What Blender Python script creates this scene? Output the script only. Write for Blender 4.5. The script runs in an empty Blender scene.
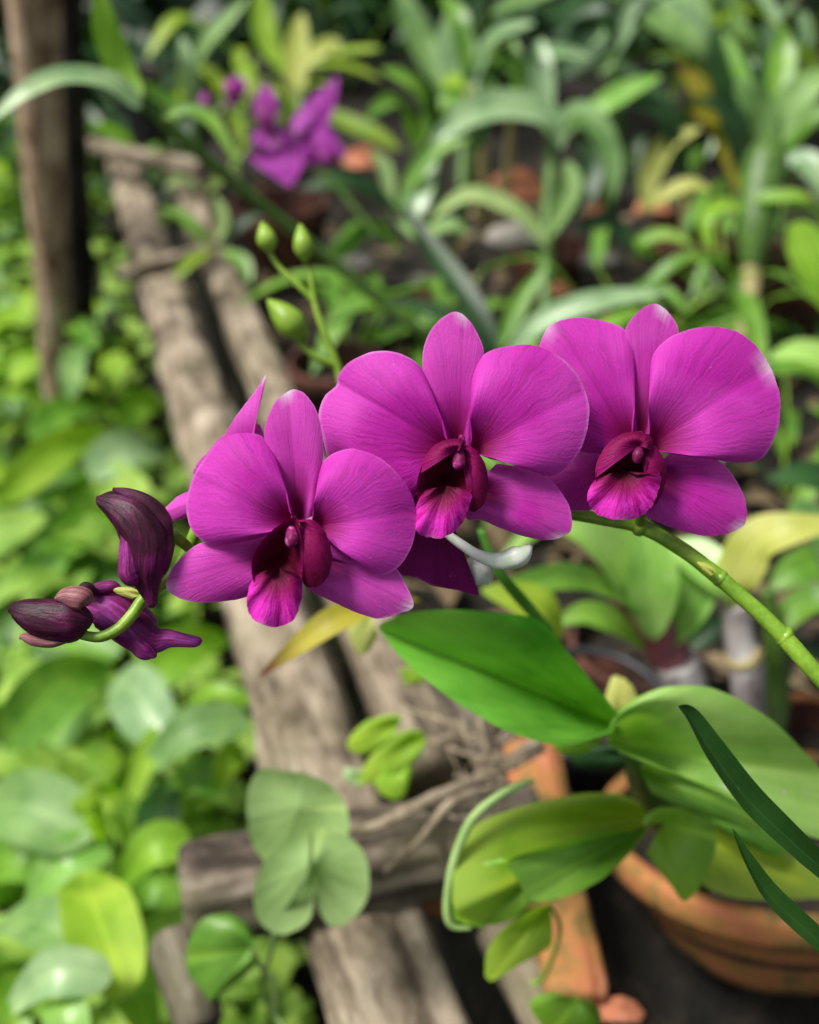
import bpy, math, random
from mathutils import Vector, noise, Matrix
random.seed(7)
S = bpy.context.scene
C = S.collection
R = math.radians
F = 1040.0
PITCH = 35.0
CAM = Vector((0, 0, 0.45))
FW = Vector((0, math.cos(R(PITCH)), -math.sin(R(PITCH))))
UP = Vector((0, math.sin(R(PITCH)), math.cos(R(PITCH))))
RT = Vector((1, 0, 0))

def P(x, y, d):
    """point at photo direction x,y and axial distance d (metres)"""
    return CAM + (FW + RT * ((x - 409.5) / F) + UP * ((512 - y) / F)) * d
def G(x, y, z=0.0):
    v = FW + RT * ((x - 409.5) / F) + UP * ((512 - y) / F)
    return CAM + v * ((z - CAM.z) / v.z)
def axial(p):
    return (p - CAM).dot(FW)
def Z(ox, oy, s):
    return lambda pts: [(ox + p[0] / s, oy + p[1] / s) for p in pts]

# ------------------------------------------------------------------ materials
def newmat(name):
    m = bpy.data.materials.new(name); m.use_nodes = True
    nt = m.node_tree; nt.nodes.clear()
    return m, nt, nt.nodes, nt.links
def ramp(N, stops):
    r = N.new('ShaderNodeValToRGB')
    e = r.color_ramp.elements
    e[0].position, e[0].color = stops[0][0], (*stops[0][1], 1)
    e[1].position, e[1].color = stops[-1][0], (*stops[-1][1], 1)
    for p, c in stops[1:-1]:
        n = e.new(p); n.color = (*c, 1)
    return r
def mixc(N, L, kind, fac, a, b):
    m = N.new('ShaderNodeMix'); m.data_type = 'RGBA'; m.blend_type = kind
    for sock, v in ((m.inputs[0], fac), (m.inputs[6], a), (m.inputs[7], b)):
        if isinstance(v, (int, float)): sock.default_value = v
        elif isinstance(v, tuple): sock.default_value = (*v, 1)
        else: L.new(v, sock)
    return m.outputs[2]
def math_(N, L, op, a, b=0.0, c=None):
    m = N.new('ShaderNodeMath'); m.operation = op
    for i, v in enumerate((a, b) if c is None else (a, b, c)):
        if isinstance(v, (int, float)): m.inputs[i].default_value = v
        else: L.new(v, m.inputs[i])
    return m.outputs[0]
def noise_(N, L, vec, scale, detail=4, rough=0.55):
    n = N.new('ShaderNodeTexNoise'); n.inputs['Scale'].default_value = scale
    n.inputs['Detail'].default_value = detail; n.inputs['Roughness'].default_value = rough
    L.new(vec, n.inputs['Vector']); return n.outputs['Fac']
def finish(m, N, L, col, rough, height=None, bump=0.3, dist=0.0004, trans=0.0, tcol=None, spec=0.5, sheen=0.0):
    out = N.new('ShaderNodeOutputMaterial')
    b = N.new('ShaderNodeBsdfPrincipled')
    if isinstance(col, tuple): b.inputs['Base Color'].default_value = (*col, 1)
    else: L.new(col, b.inputs['Base Color'])
    if isinstance(rough, float): b.inputs['Roughness'].default_value = rough
    else: L.new(rough, b.inputs['Roughness'])
    b.inputs['Specular IOR Level'].default_value = spec
    if sheen: b.inputs['Sheen Weight'].default_value = sheen
    if height is not None:
        bp = N.new('ShaderNodeBump'); bp.inputs['Strength'].default_value = bump
        bp.inputs['Distance'].default_value = dist
        L.new(height, bp.inputs['Height']); L.new(bp.outputs[0], b.inputs['Normal'])
    if trans > 0:
        t = N.new('ShaderNodeBsdfTranslucent')
        src = tcol if tcol is not None else col
        if isinstance(src, tuple): t.inputs[0].default_value = (*src, 1)
        else: L.new(src, t.inputs[0])
        mx = N.new('ShaderNodeMixShader'); mx.inputs[0].default_value = trans
        L.new(b.outputs[0], mx.inputs[1]); L.new(t.outputs[0], mx.inputs[2])
        L.new(mx.outputs[0], out.inputs[0])
    else:
        L.new(b.outputs[0], out.inputs[0])
    return m

def petal_mat(name, main, light, deep, deep_end=0.34, rimw=0.985):
    m, nt, N, L = newmat(name)
    uv = N.new('ShaderNodeUVMap'); uv.uv_map = 'UV'
    sp = N.new('ShaderNodeSeparateXYZ'); L.new(uv.outputs[0], sp.inputs[0])
    u, v = sp.outputs[0], sp.outputs[1]
    tc = N.new('ShaderNodeTexCoord')
    wob = noise_(N, L, tc.outputs['Object'], 130, 3)
    # fine branching veins fanning from the base
    uu = math_(N, L, 'ADD', u, math_(N, L, 'MULTIPLY', math_(N, L, 'SUBTRACT', wob, 0.5), 0.07))
    cb = N.new('ShaderNodeCombineXYZ'); L.new(math_(N, L, 'MULTIPLY', uu, 58.0), cb.inputs[0]); L.new(math_(N, L, 'MULTIPLY', v, 2.0), cb.inputs[1])
    vein = noise_(N, L, cb.outputs[0], 1.0, 4, 0.62)
    vr = ramp(N, [(0.36, (0, 0, 0)), (0.52, (1, 1, 1)), (0.7, (0.8, 0.8, 0.8))]); L.new(vein, vr.inputs[0])
    base = mixc(N, L, 'MIX', vr.outputs[0], tuple(c * 0.70 for c in main), main)
    pat = noise_(N, L, tc.outputs['Object'], 42, 2)
    pr = ramp(N, [(0.42, (0, 0, 0)), (0.7, (1, 1, 1))]); L.new(pat, pr.inputs[0])
    base = mixc(N, L, 'MIX', math_(N, L, 'MULTIPLY', pr.outputs[0], 0.6), base, light)
    # paler towards the margin
    orr = ramp(N, [(0.45, (0, 0, 0)), (1.0, (1, 1, 1))]); L.new(math_(N, L, 'ADD', v, math_(N, L, 'MULTIPLY', math_(N, L, 'SUBTRACT', pat, 0.5), 0.9)), orr.inputs[0])
    base = mixc(N, L, 'MIX', math_(N, L, 'MULTIPLY', orr.outputs[0], 0.40), base, light)
    # tiny cells
    cell = noise_(N, L, tc.outputs['Object'], 1500, 2)
    base = mixc(N, L, 'MULTIPLY', 0.35, base, mixc(N, L, 'MIX', cell, (0.6, 0.6, 0.6), (1.3, 1.3, 1.3)))
    # glints painted as scattered pale specks, and faint scars
    sp1 = noise_(N, L, tc.outputs['Object'], 620, 1); s1 = ramp(N, [(0.73, (0, 0, 0)), (0.79, (1, 1, 1))]); L.new(sp1, s1.inputs[0])
    base = mixc(N, L, 'MIX', math_(N, L, 'MULTIPLY', s1.outputs[0], 0.10), base, (0.85, 0.45, 0.8))
    # mid-vein
    mid = math_(N, L, 'ABSOLUTE', math_(N, L, 'SUBTRACT', u, 0.5))
    mr = ramp(N, [(0.0, (1, 1, 1)), (0.02, (0, 0, 0))]); L.new(mid, mr.inputs[0])
    base = mixc(N, L, 'MIX', math_(N, L, 'MULTIPLY', mr.outputs[0], 0.30), base, tuple(c * 0.45 for c in main))
    # deep pigment near the base
    vd = math_(N, L, 'ADD', v, math_(N, L, 'MULTIPLY', math_(N, L, 'SUBTRACT', vein, 0.5), 0.14))
    dr = ramp(N, [(deep_end * 0.35, (1, 1, 1)), (deep_end, (0, 0, 0))]); L.new(vd, dr.inputs[0])
    base = mixc(N, L, 'MIX', dr.outputs[0], base, deep)
    # pale rim and white tip
    rr = ramp(N, [(rimw - 0.012, (0, 0, 0)), (rimw, (0.45, 0.45, 0.45)), (1.0, (1, 1, 1))]); L.new(v, rr.inputs[0])
    base = mixc(N, L, 'MIX', math_(N, L, 'MULTIPLY', math_(N, L, 'MULTIPLY', rr.outputs[0], pr.outputs[0]), 0.6), base, (0.75, 0.36, 0.70))
    at = N.new('ShaderNodeAttribute'); at.attribute_name = 'tip'
    base = mixc(N, L, 'MIX', at.outputs['Fac'], base, (0.80, 0.62, 0.78))
    h = math_(N, L, 'ADD', math_(N, L, 'MULTIPLY', vein, 1.0), math_(N, L, 'MULTIPLY', cell, 0.35))
    return finish(m, N, L, base, 0.55, h, 0.34, 0.0007, 0.25, spec=0.16)

def leaf_mat(name, col, col2, rough=0.42, trans=0.25, bands=9, spec=0.5, mott=30, spots=None, bump=0.35, streak=0.55, mid=(1.5, 1.4, 1.2), edge=None):
    m, nt, N, L = newmat(name)
    uv = N.new('ShaderNodeUVMap'); uv.uv_map = 'UV'
    sp = N.new('ShaderNodeSeparateXYZ'); L.new(uv.outputs[0], sp.inputs[0])
    u, v = sp.outputs[0], sp.outputs[1]
    tc = N.new('ShaderNodeTexCoord')
    oi = N.new('ShaderNodeObjectInfo')
    n1 = noise_(N, L, tc.outputs['Object'], mott, 4)
    nr = ramp(N, [(0.34, (0, 0, 0)), (0.68, (1, 1, 1))]); L.new(n1, nr.inputs[0])
    base = mixc(N, L, 'MIX', nr.outputs[0], col, col2)
    cb = N.new('ShaderNodeCombineXYZ'); L.new(math_(N, L, 'MULTIPLY', u, float(bands) * 3), cb.inputs[0]); L.new(math_(N, L, 'MULTIPLY', v, 1.2), cb.inputs[1])
    vein = noise_(N, L, cb.outputs[0], 1.0, 3, 0.5)
    base = mixc(N, L, 'MULTIPLY', streak, base, mixc(N, L, 'MIX', vein, (0.45, 0.5, 0.45), (1.45, 1.4, 1.4)))
    rnd = mixc(N, L, 'MIX', oi.outputs['Random'], (0.78, 0.84, 0.8), (1.2, 1.15, 1.1))
    base = mixc(N, L, 'MULTIPLY', 1.0, base, rnd)
    md = math_(N, L, 'ABSOLUTE', math_(N, L, 'SUBTRACT', u, 0.5))
    mr = ramp(N, [(0.0, (1, 1, 1)), (0.035, (0, 0, 0))]); L.new(md, mr.inputs[0])
    base = mixc(N, L, 'MIX', math_(N, L, 'MULTIPLY', mr.outputs[0], 0.5), base, tuple(min(1, a * b) for a, b in zip(col2, mid)))
    if spots:
        n2 = noise_(N, L, tc.outputs['Object'], 260, 3)
        sr = ramp(N, [(0.66, (0, 0, 0)), (0.72, (1, 1, 1))]); L.new(n2, sr.inputs[0])
        base = mixc(N, L, 'MIX', math_(N, L, 'MULTIPLY', sr.outputs[0], 0.7), base, spots)
    if edge:
        er = ramp(N, [(0.80, (0, 0, 0)), (0.97, (1, 1, 1))]); L.new(math_(N, L, 'ADD', v, math_(N, L, 'MULTIPLY', n1, 0.12)), er.inputs[0])
        base = mixc(N, L, 'MIX', er.outputs[0], base, edge)
    rg = math_(N, L, 'ADD', rough, math_(N, L, 'MULTIPLY', math_(N, L, 'SUBTRACT', n1, 0.5), 0.3))
    tcol = mixc(N, L, 'MULTIPLY', 1.0, base, (1.5, 1.6, 0.5))
    return finish(m, N, L, base, rg, vein, bump, 0.0008, trans, tcol, spec)

def solid_mat(name, stops, scale=40, rough=0.6, stretch=(1, 1, 1), bump=0.4, dist=0.001, spec=0.4, fine=0, trans=0.0, detail=6, voro=None):
    m, nt, N, L = newmat(name)
    tc = N.new('ShaderNodeTexCoord'); mp = N.new('ShaderNodeMapping'); mp.inputs['Scale'].default_value = stretch
    L.new(tc.outputs['Object'], mp.inputs[0])
    n = noise_(N, L, mp.outputs[0], scale, detail, 0.62)
    r = ramp(N, stops); L.new(n, r.inputs[0])
    col = r.outputs[0]; h = n
    if fine:
        f = noise_(N, L, mp.outputs[0], fine, 3)
        col = mixc(N, L, 'MULTIPLY', 0.6, col, mixc(N, L, 'MIX', f, (0.45, 0.45, 0.45), (1.5, 1.5, 1.5)))
        h = math_(N, L, 'ADD', n, math_(N, L, 'MULTIPLY', f, 0.5))
    return finish(m, N, L, col, rough, h, bump, dist, trans, spec=spec)

def wood_mat(name, dark, mid, light, moss=None):
    """weathered wood: UV u runs round the log, v along it in metres"""
    m, nt, N, L = newmat(name)
    uv = N.new('ShaderNodeUVMap'); uv.uv_map = 'UV'
    mp = N.new('ShaderNodeMapping'); mp.inputs['Scale'].default_value = (16, 14, 1); L.new(uv.outputs[0], mp.inputs[0])
    tc = N.new('ShaderNodeTexCoord')
    g = noise_(N, L, mp.outputs[0], 1.0, 8, 0.7)
    big = noise_(N, L, tc.outputs['Object'], 22, 5, 0.6)
    fine = noise_(N, L, tc.outputs['Object'], 300, 4)
    s = math_(N, L, 'ADD', math_(N, L, 'MULTIPLY', g, 0.55), math_(N, L, 'MULTIPLY', big, 0.45))
    r = ramp(N, [(0.30, tuple(c * 0.4 for c in dark)), (0.43, dark), (0.5, mid), (0.60, light)]); L.new(s, r.inputs[0])
    col = mixc(N, L, 'MULTIPLY', 0.6, r.outputs[0], mixc(N, L, 'MIX', fine, (0.5, 0.5, 0.5), (1.5, 1.5, 1.5)))
    mp2 = N.new('ShaderNodeMapping'); mp2.inputs['Scale'].default_value = (13, 5, 1); L.new(uv.outputs[0], mp2.inputs[0])
    ck = noise_(N, L, mp2.outputs[0], 1.0, 3, 0.5)
    cd_ = math_(N, L, 'ABSOLUTE', math_(N, L, 'SUBTRACT', ck, 0.5)); cr_ = ramp(N, [(0.0, (1, 1, 1)), (0.014, (0, 0, 0))]); L.new(cd_, cr_.inputs[0])
    col = mixc(N, L, 'MIX', math_(N, L, 'MULTIPLY', cr_.outputs[0], 0.5), col, tuple(c * 0.2 for c in dark))
    if moss:
        mo = noise_(N, L, tc.outputs['Object'], 13, 4)
        mr = ramp(N, [(0.5, (0, 0, 0)), (0.64, (1, 1, 1))]); L.new(mo, mr.inputs[0])
        col = mixc(N, L, 'MIX', math_(N, L, 'MULTIPLY', mr.outputs[0], 0.55), col, moss)
    h = math_(N, L, 'ADD', g, math_(N, L, 'MULTIPLY', fine, 0.3))
    return finish(m, N, L, col, 0.85, h, 0.8, 0.003, spec=0.25)

def lip_mat():
    m, nt, N, L = newmat('lip tissue')
    at = N.new('ShaderNodeAttribute'); at.attribute_name = 'pig'
    uv = N.new('ShaderNodeUVMap'); uv.uv_map = 'UV'
    sp = N.new('ShaderNodeSeparateXYZ'); L.new(uv.outputs[0], sp.inputs[0])
    cb = N.new('ShaderNodeCombineXYZ'); L.new(math_(N, L, 'MULTIPLY', sp.outputs[0], 26.0), cb.inputs[0]); L.new(math_(N, L, 'MULTIPLY', sp.outputs[1], 2.0), cb.inputs[1])
    vein = noise_(N, L, cb.outputs[0], 1.0, 3, 0.6)
    tc = N.new('ShaderNodeTexCoord'); fine = noise_(N, L, tc.outputs['Object'], 900, 2)
    vr = ramp(N, [(0.40, (0, 0, 0)), (0.56, (1, 1, 1))]); L.new(vein, vr.inputs[0])
    pk = mixc(N, L, 'MIX', vr.outputs[0], (0.42, 0.004, 0.22), (0.72, 0.035, 0.50))
    p = math_(N, L, 'ADD', at.outputs['Fac'], math_(N, L, 'MULTIPLY', math_(N, L, 'SUBTRACT', vein, 0.5), 0.30))
    pr = ramp(N, [(0.10, (0, 0, 0)), (0.35, (0.6, 0.6, 0.6)), (0.6, (1, 1, 1))]); L.new(p, pr.inputs[0])
    mid = mixc(N, L, 'MIX', pr.outputs[0], pk, (0.20, 0.0008, 0.070))
    p2 = ramp(N, [(0.62, (0, 0, 0)), (1.0, (1, 1, 1))]); L.new(p, p2.inputs[0])
    mid = mixc(N, L, 'MIX', p2.outputs[0], mid, (0.060, 0.0005, 0.012))
    at2 = N.new('ShaderNodeAttribute'); at2.attribute_name = 'tip'
    mid = mixc(N, L, 'MIX', at2.outputs['Fac'], mid, (0.75, 0.45, 0.7))
    h = math_(N, L, 'ADD', vein, math_(N, L, 'MULTIPLY', fine, 0.3))
    return finish(m, N, L, mid, 0.55, h, 0.5, 0.0008, 0.12, spec=0.15)

def bud_mat(name, stops, rough=0.45):
    m, nt, N, L = newmat(name)
    uv = N.new('ShaderNodeUVMap'); uv.uv_map = 'UV'
    mp = N.new('ShaderNodeMapping'); mp.inputs['Scale'].default_value = (26, 130, 1); L.new(uv.outputs[0], mp.inputs[0])
    tc = N.new('ShaderNodeTexCoord')
    st = noise_(N, L, mp.outputs[0], 1.0, 4, 0.6); big = noise_(N, L, tc.outputs['Object'], 110, 3); fine = noise_(N, L, tc.outputs['Object'], 1600, 2)
    s_ = math_(N, L, 'ADD', math_(N, L, 'MULTIPLY', st, 0.5), math_(N, L, 'MULTIPLY', big, 0.5))
    rp = ramp(N, stops); L.new(s_, rp.inputs[0])
    col = mixc(N, L, 'MULTIPLY', 0.5, rp.outputs[0], mixc(N, L, 'MIX', fine, (0.5, 0.5, 0.5), (1.5, 1.5, 1.5)))
    return finish(m, N, L, col, rough, math_(N, L, 'ADD', st, math_(N, L, 'MULTIPLY', fine, 0.2)), 0.5, 0.0008, spec=0.25)
M = {}
M['petal'] = petal_mat('magenta petal', (0.47, 0.013, 0.345), (0.70, 0.075, 0.56), (0.20, 0.001, 0.07), 0.42)
M['sepal'] = petal_mat('magenta sepal', (0.49, 0.018, 0.355), (0.74, 0.10, 0.58), (0.17, 0.001, 0.06), 0.50, 0.985)
M['petal_back'] = petal_mat('dusky petal back', (0.13, 0.004, 0.075), (0.30, 0.015, 0.22), (0.06, 0.001, 0.03), 0.3)
M['petal_far'] = petal_mat('deep violet petal', (0.31, 0.018, 0.30), (0.58, 0.12, 0.56), (0.09, 0.003, 0.09), 0.5)
M['lip'] = lip_mat()
M['column'] = solid_mat('anther cap', [(0.40, (0.10, 0.003, 0.035)), (0.58, (0.24, 0.01, 0.12)), (0.72, (0.55, 0.18, 0.4))], 420, 0.5, bump=0.2, dist=0.0004, spec=.2)
M['bud'] = bud_mat('dark bud skin', [(0.38, (0.016, 0.002, 0.007)), (0.5, (0.048, 0.004, 0.022)), (0.62, (0.15, 0.010, 0.09))])
M['bud_pink'] = bud_mat('pinkish bud skin', [(0.38, (0.13, 0.035, 0.05)), (0.5, (0.28, 0.11, 0.12)), (0.62, (0.52, 0.33, 0.30))])
M['bud_purple'] = bud_mat('purple bud skin', [(0.36, (0.045, 0.002, 0.025)), (0.5, (0.17, 0.008, 0.11)), (0.62, (0.42, 0.07, 0.38))], 0.5)
M['bud_green'] = solid_mat('green bud skin', [(0.3, (0.16, 0.30, 0.02)), (0.7, (0.36, 0.55, 0.07))], 90, 0.4, trans=0.2)
M['stem'] = solid_mat('green stem skin', [(0.3, (0.10, 0.22, 0.015)), (0.52, (0.19, 0.35, 0.025)), (0.72, (0.33, 0.50, 0.06))], 70, 0.38, fine=900, bump=0.25, dist=0.0005)
M['tendril'] = solid_mat('pale green tendril', [(0.3, (0.19, 0.33, 0.09)), (0.7, (0.33, 0.48, 0.16))], 70, 0.5, bump=0.2)
M['stem_dark'] = solid_mat('dark stem skin', [(0.3, (0.035, 0.085, 0.012)), (0.7, (0.10, 0.20, 0.03))], 60, 0.45, fine=700, bump=0.3)
M['white_pod'] = solid_mat('pale ovary', [(0.3, (0.50, 0.66, 0.38)), (0.62, (0.92, 0.95, 0.88))], 160, 0.35, trans=0.15)
M['cane'] = solid_mat('papery cane sheath', [(0.32, (0.13, 0.10, 0.09)), (0.5, (0.34, 0.31, 0.30)), (0.7, (0.60, 0.58, 0.55))], 60, 0.7, (1, 1, 0.3), fine=500, bump=0.5)
M['cane_maroon'] = solid_mat('maroon cane sheath', [(0.3, (0.16, 0.035, 0.05)), (0.7, (0.36, 0.13, 0.15))], 90, 0.55, bump=0.3)
M['cane_tan'] = solid_mat('straw coloured cane', [(0.3, (0.28, 0.22, 0.09)), (0.7, (0.52, 0.45, 0.22))], 50, 0.6, bump=0.3)
M['leaf_glossy'] = leaf_mat('glossy deep green leaf', (0.045, 0.23, 0.015), (0.18, 0.48, 0.06), 0.30, 0.25, 5, spots=None, bump=.8, mott=22, streak=1.0)
M['leaf_light'] = leaf_mat('light green leaf', (0.21, 0.47, 0.06), (0.38, 0.63, 0.17), 0.30, 0.25, 6, streak=.8, spots=(.5, .62, .33))
M['leaf_olive'] = leaf_mat('yellowing green leaf', (0.20, 0.37, 0.016), (0.42, 0.56, 0.05), 0.42, 0.38, 5, mott=26, streak=.9, spots=(.2,.2,.05), edge=(0.34, 0.50, 0.06))
M['leaf_dark'] = leaf_mat('dark green strap leaf', (0.014, 0.062, 0.008), (0.035, 0.12, 0.016), 0.45, 0.12, 12, spots=(0.08, 0.16, 0.04), spec=.3)
M['leaf_bright'] = leaf_mat('bright young leaf', (0.19, 0.42, 0.025), (0.36, 0.62, 0.07), 0.40, 0.42, 5)
M['leaf_mid'] = leaf_mat('mid green leaf', (0.085, 0.24, 0.022), (0.22, 0.42, 0.055), 0.38, 0.30, 7)
M['leaf_blue'] = leaf_mat('grey green leaf', (0.12, 0.25, 0.065), (0.25, 0.42, 0.14), 0.52, 0.25, 7, spec=0.45)
M['leaf_pale'] = leaf_mat('pale sheen leaf', (0.17, 0.32, 0.14), (0.40, 0.57, 0.30), 0.30, 0.25, 7, spec=0.7)
M['leaf_sage'] = leaf_mat('matt sage leaf', (0.30, 0.45, 0.16), (0.42, 0.58, 0.24), 0.6, 0.30, 9, spec=0.3, bump=0.8, streak=.75)
M['leaf_yellow'] = leaf_mat('yellow dying leaf', (0.30, 0.30, 0.02), (0.50, 0.42, 0.05), 0.5, 0.35, 6, spots=(0.12, 0.05, 0.01), edge=(0.13, 0.05, 0.015))
M['leaf_cream'] = leaf_mat('cream yellow leaf', (0.40, 0.45, 0.08), (0.60, 0.62, 0.20), 0.5, 0.35, 6)
M['leaf_deep'] = leaf_mat('shaded deep leaf', (0.008, 0.035, 0.007), (0.024, 0.085, 0.016), 0.45, 0.15, 7)  # deep leaf green, also used as the shade tone at the back
M['weed'] = leaf_mat('weed leaf', (0.18, 0.37, 0.045), (0.46, 0.65, 0.14), 0.6, 0.38, 5, spec=.3)
M['weed_dark'] = leaf_mat('dark green weed leaf', (0.045, 0.13, 0.018), (0.13, 0.29, 0.045), 0.5, 0.3, 5)  # darker green variant among the weed leaves
M['weed_lime'] = leaf_mat('lime weed leaf', (0.24, 0.45, 0.03), (0.46, 0.66, 0.08), 0.6, 0.45, 5, spec=.3)
M['wood'] = wood_mat('weathered grey timber', (0.095, 0.074, 0.050), (0.25, 0.20, 0.14), (0.47, 0.40, 0.30), (0.17, 0.155, 0.085))
M['leaf_black'] = leaf_mat('thicket leaf', (0.004, 0.018, 0.005), (0.012, 0.05, 0.012), 0.5, 0.1, 5)  # near-black green, shade on the bank put into the leaf colour
M['wood_dark'] = wood_mat('damp dark timber', (0.045, 0.034, 0.025), (0.14, 0.11, 0.082), (0.34, 0.29, 0.23), (0.09, 0.10, 0.04))
M['bamboo'] = wood_mat('brown post timber', (0.17, 0.105, 0.06), (0.40, 0.28, 0.18), (0.60, 0.48, 0.35))
M['post_shade'] = wood_mat('post shade timber', (0.010, 0.009, 0.008), (0.022, 0.018, 0.014), (0.05, 0.042, 0.034))  # near-black colour carries the shade on the brown post's right side
M['terracotta'] = solid_mat('mossy terracotta', [(0.36, (0.05, 0.035, 0.014)), (0.45, (0.21, 0.13, 0.035)), (0.52, (0.38, 0.17, 0.05)), (0.60, (0.42, 0.14, 0.06)), (0.70, (0.48, 0.27, 0.17))], 28, 0.78, fine=500, bump=0.4)
M['terracotta_clean'] = solid_mat('orange terracotta', [(0.30, (0.28, 0.085, 0.04)), (0.5, (0.48, 0.17, 0.085)), (0.7, (0.60, 0.27, 0.16))], 26, 0.8, fine=600, bump=0.4)
M['terracotta_mid'] = solid_mat('brown orange terracotta', [(0.34, (0.07, 0.035, 0.015)), (0.44, (0.24, 0.10, 0.035)), (0.54, (0.42, 0.15, 0.055)), (0.68, (0.50, 0.26, 0.13))], 30, 0.85, fine=350, bump=.8)
M['terracotta_dark'] = solid_mat('dark brown terracotta', [(0.36, (0.015, 0.008, 0.005)), (0.5, (0.065, 0.022, 0.013)), (0.7, (0.20, 0.07, 0.04))], 24, 0.8, fine=500)  # darker brown terracotta, also lines every pot's inner wall
M['compost'] = solid_mat('dark potting mix', [(0.35, (0.008, 0.006, 0.004)), (0.6, (0.035, 0.025, 0.016)), (0.75, (0.10, 0.075, 0.05))], 110, 0.9, fine=600, bump=1.0, dist=0.004)
M['soil'] = solid_mat('dark litter soil', [(0.38, (0.004, 0.0035, 0.002)), (0.54, (0.014, 0.011, 0.007)), (0.70, (0.06, 0.046, 0.03))], 30, 0.95, fine=260, bump=1.0, dist=0.008)
M['bank'] = solid_mat('shaded bank earth', [(0.4, (0.003, 0.004, 0.002)), (0.7, (0.014, 0.018, 0.008))], 6, 1.0, bump=0.6, dist=0.02)  # near-black earth, shade of the bank put into its colour
M['twig'] = solid_mat('dry twig', [(0.3, (0.16, 0.12, 0.075)), (0.7, (0.46, 0.38, 0.27))], 120, 0.85, fine=800)
M['twig_brown'] = solid_mat('brown stick', [(0.3, (0.07, 0.045, 0.028)), (0.7, (0.20, 0.14, 0.09))], 60, 0.85, fine=400)
M['plastic'] = solid_mat('black nursery plastic', [(0.3, (0.010, 0.012, 0.016)), (0.7, (0.035, 0.038, 0.045))], 20, 0.4, bump=0.05)
M['litter'] = leaf_mat('dry leaf litter', (0.07, 0.045, 0.025), (0.30, 0.22, 0.14), 0.8, 0.1, 5, spec=0.2)
M['stone'] = solid_mat('pale pebble', [(0.3, (0.12, 0.11, 0.09)), (0.7, (0.42, 0.40, 0.35))], 60, 0.8, fine=500)
M['cobble'] = solid_mat('grey stone', [(0.3, (0.04, 0.04, 0.035)), (0.7, (0.17, 0.16, 0.14))], 30, 0.85, fine=300)

# ------------------------------------------------------------------ object helpers
def tag(o, label=None, cat=None, group=None, kind=None):
    if label: o['label'] = label
    if cat: o['category'] = cat
    if group: o['group'] = group
    if kind: o['kind'] = kind
    return o
def thing(name, loc, label, cat, group=None):
    o = bpy.data.objects.new(name, None); C.objects.link(o); o.empty_display_size = 0.02
    o.location = loc
    return tag(o, label, cat, group)
class MB:
    def __init__(s): s.v = []; s.f = []; s.uv = []; s.at = {}
    def add(s, verts, faces, uvs, **attrs):
        n = len(s.v); s.v += [Vector(v) for v in verts]; s.uv += uvs
        s.f += [tuple(i + n for i in f) for f in faces]
        for k in set(list(s.at) + list(attrs)):
            a = s.at.setdefault(k, [0.0] * n)
            a += attrs.get(k, [0.0] * len(verts))
    def build(s, name, mat, parent=None, origin=None, smooth=True):
        me = bpy.data.meshes.new(name)
        off = Vector(parent_world(parent)) if parent else (Vector(origin) if origin else Vector((0, 0, 0)))
        me.from_pydata([v - off for v in s.v], [], s.f)
        ul = me.uv_layers.new(name='UV')
        for lp in me.loops: ul.data[lp.index].uv = s.uv[lp.vertex_index]
        for k, a in s.at.items():
            at = me.attributes.new(k, 'FLOAT', 'POINT')
            a = a + [0.0] * (len(s.v) - len(a))
            at.data.foreach_set('value', a)
        if smooth: me.shade_smooth()
        me.materials.append(M[mat] if isinstance(mat, str) else mat)
        o = bpy.data.objects.new(name, me); C.objects.link(o)
        if parent: o.parent = parent
        else: o.location = off
        return o
def parent_world(p):
    v = Vector(p.location)
    while p.parent: p = p.parent; v += Vector(p.location)
    return v
def cr(pts, n, closed=False):
    """Catmull-Rom resample of tuples to n points"""
    k = len(pts[0]); m = len(pts); segs = m if closed else m - 1
    def get(i):
        if closed: return pts[i % m]
        return pts[max(0, min(m - 1, i))]
    out = []
    for j in range(n):
        x = j / n * segs if closed else j / (n - 1) * segs
        i = min(int(x), segs - 1); t = x - i
        p0, p1, p2, p3 = get(i - 1), get(i), get(i + 1), get(i + 2)
        out.append(tuple(0.5 * (2 * p1[c] + (p2[c] - p0[c]) * t + (2 * p0[c] - 5 * p1[c] + 4 * p2[c] - p3[c]) * t * t + (3 * p1[c] - p0[c] - 3 * p2[c] + p3[c]) * t ** 3) for c in range(k)))
    return out

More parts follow.
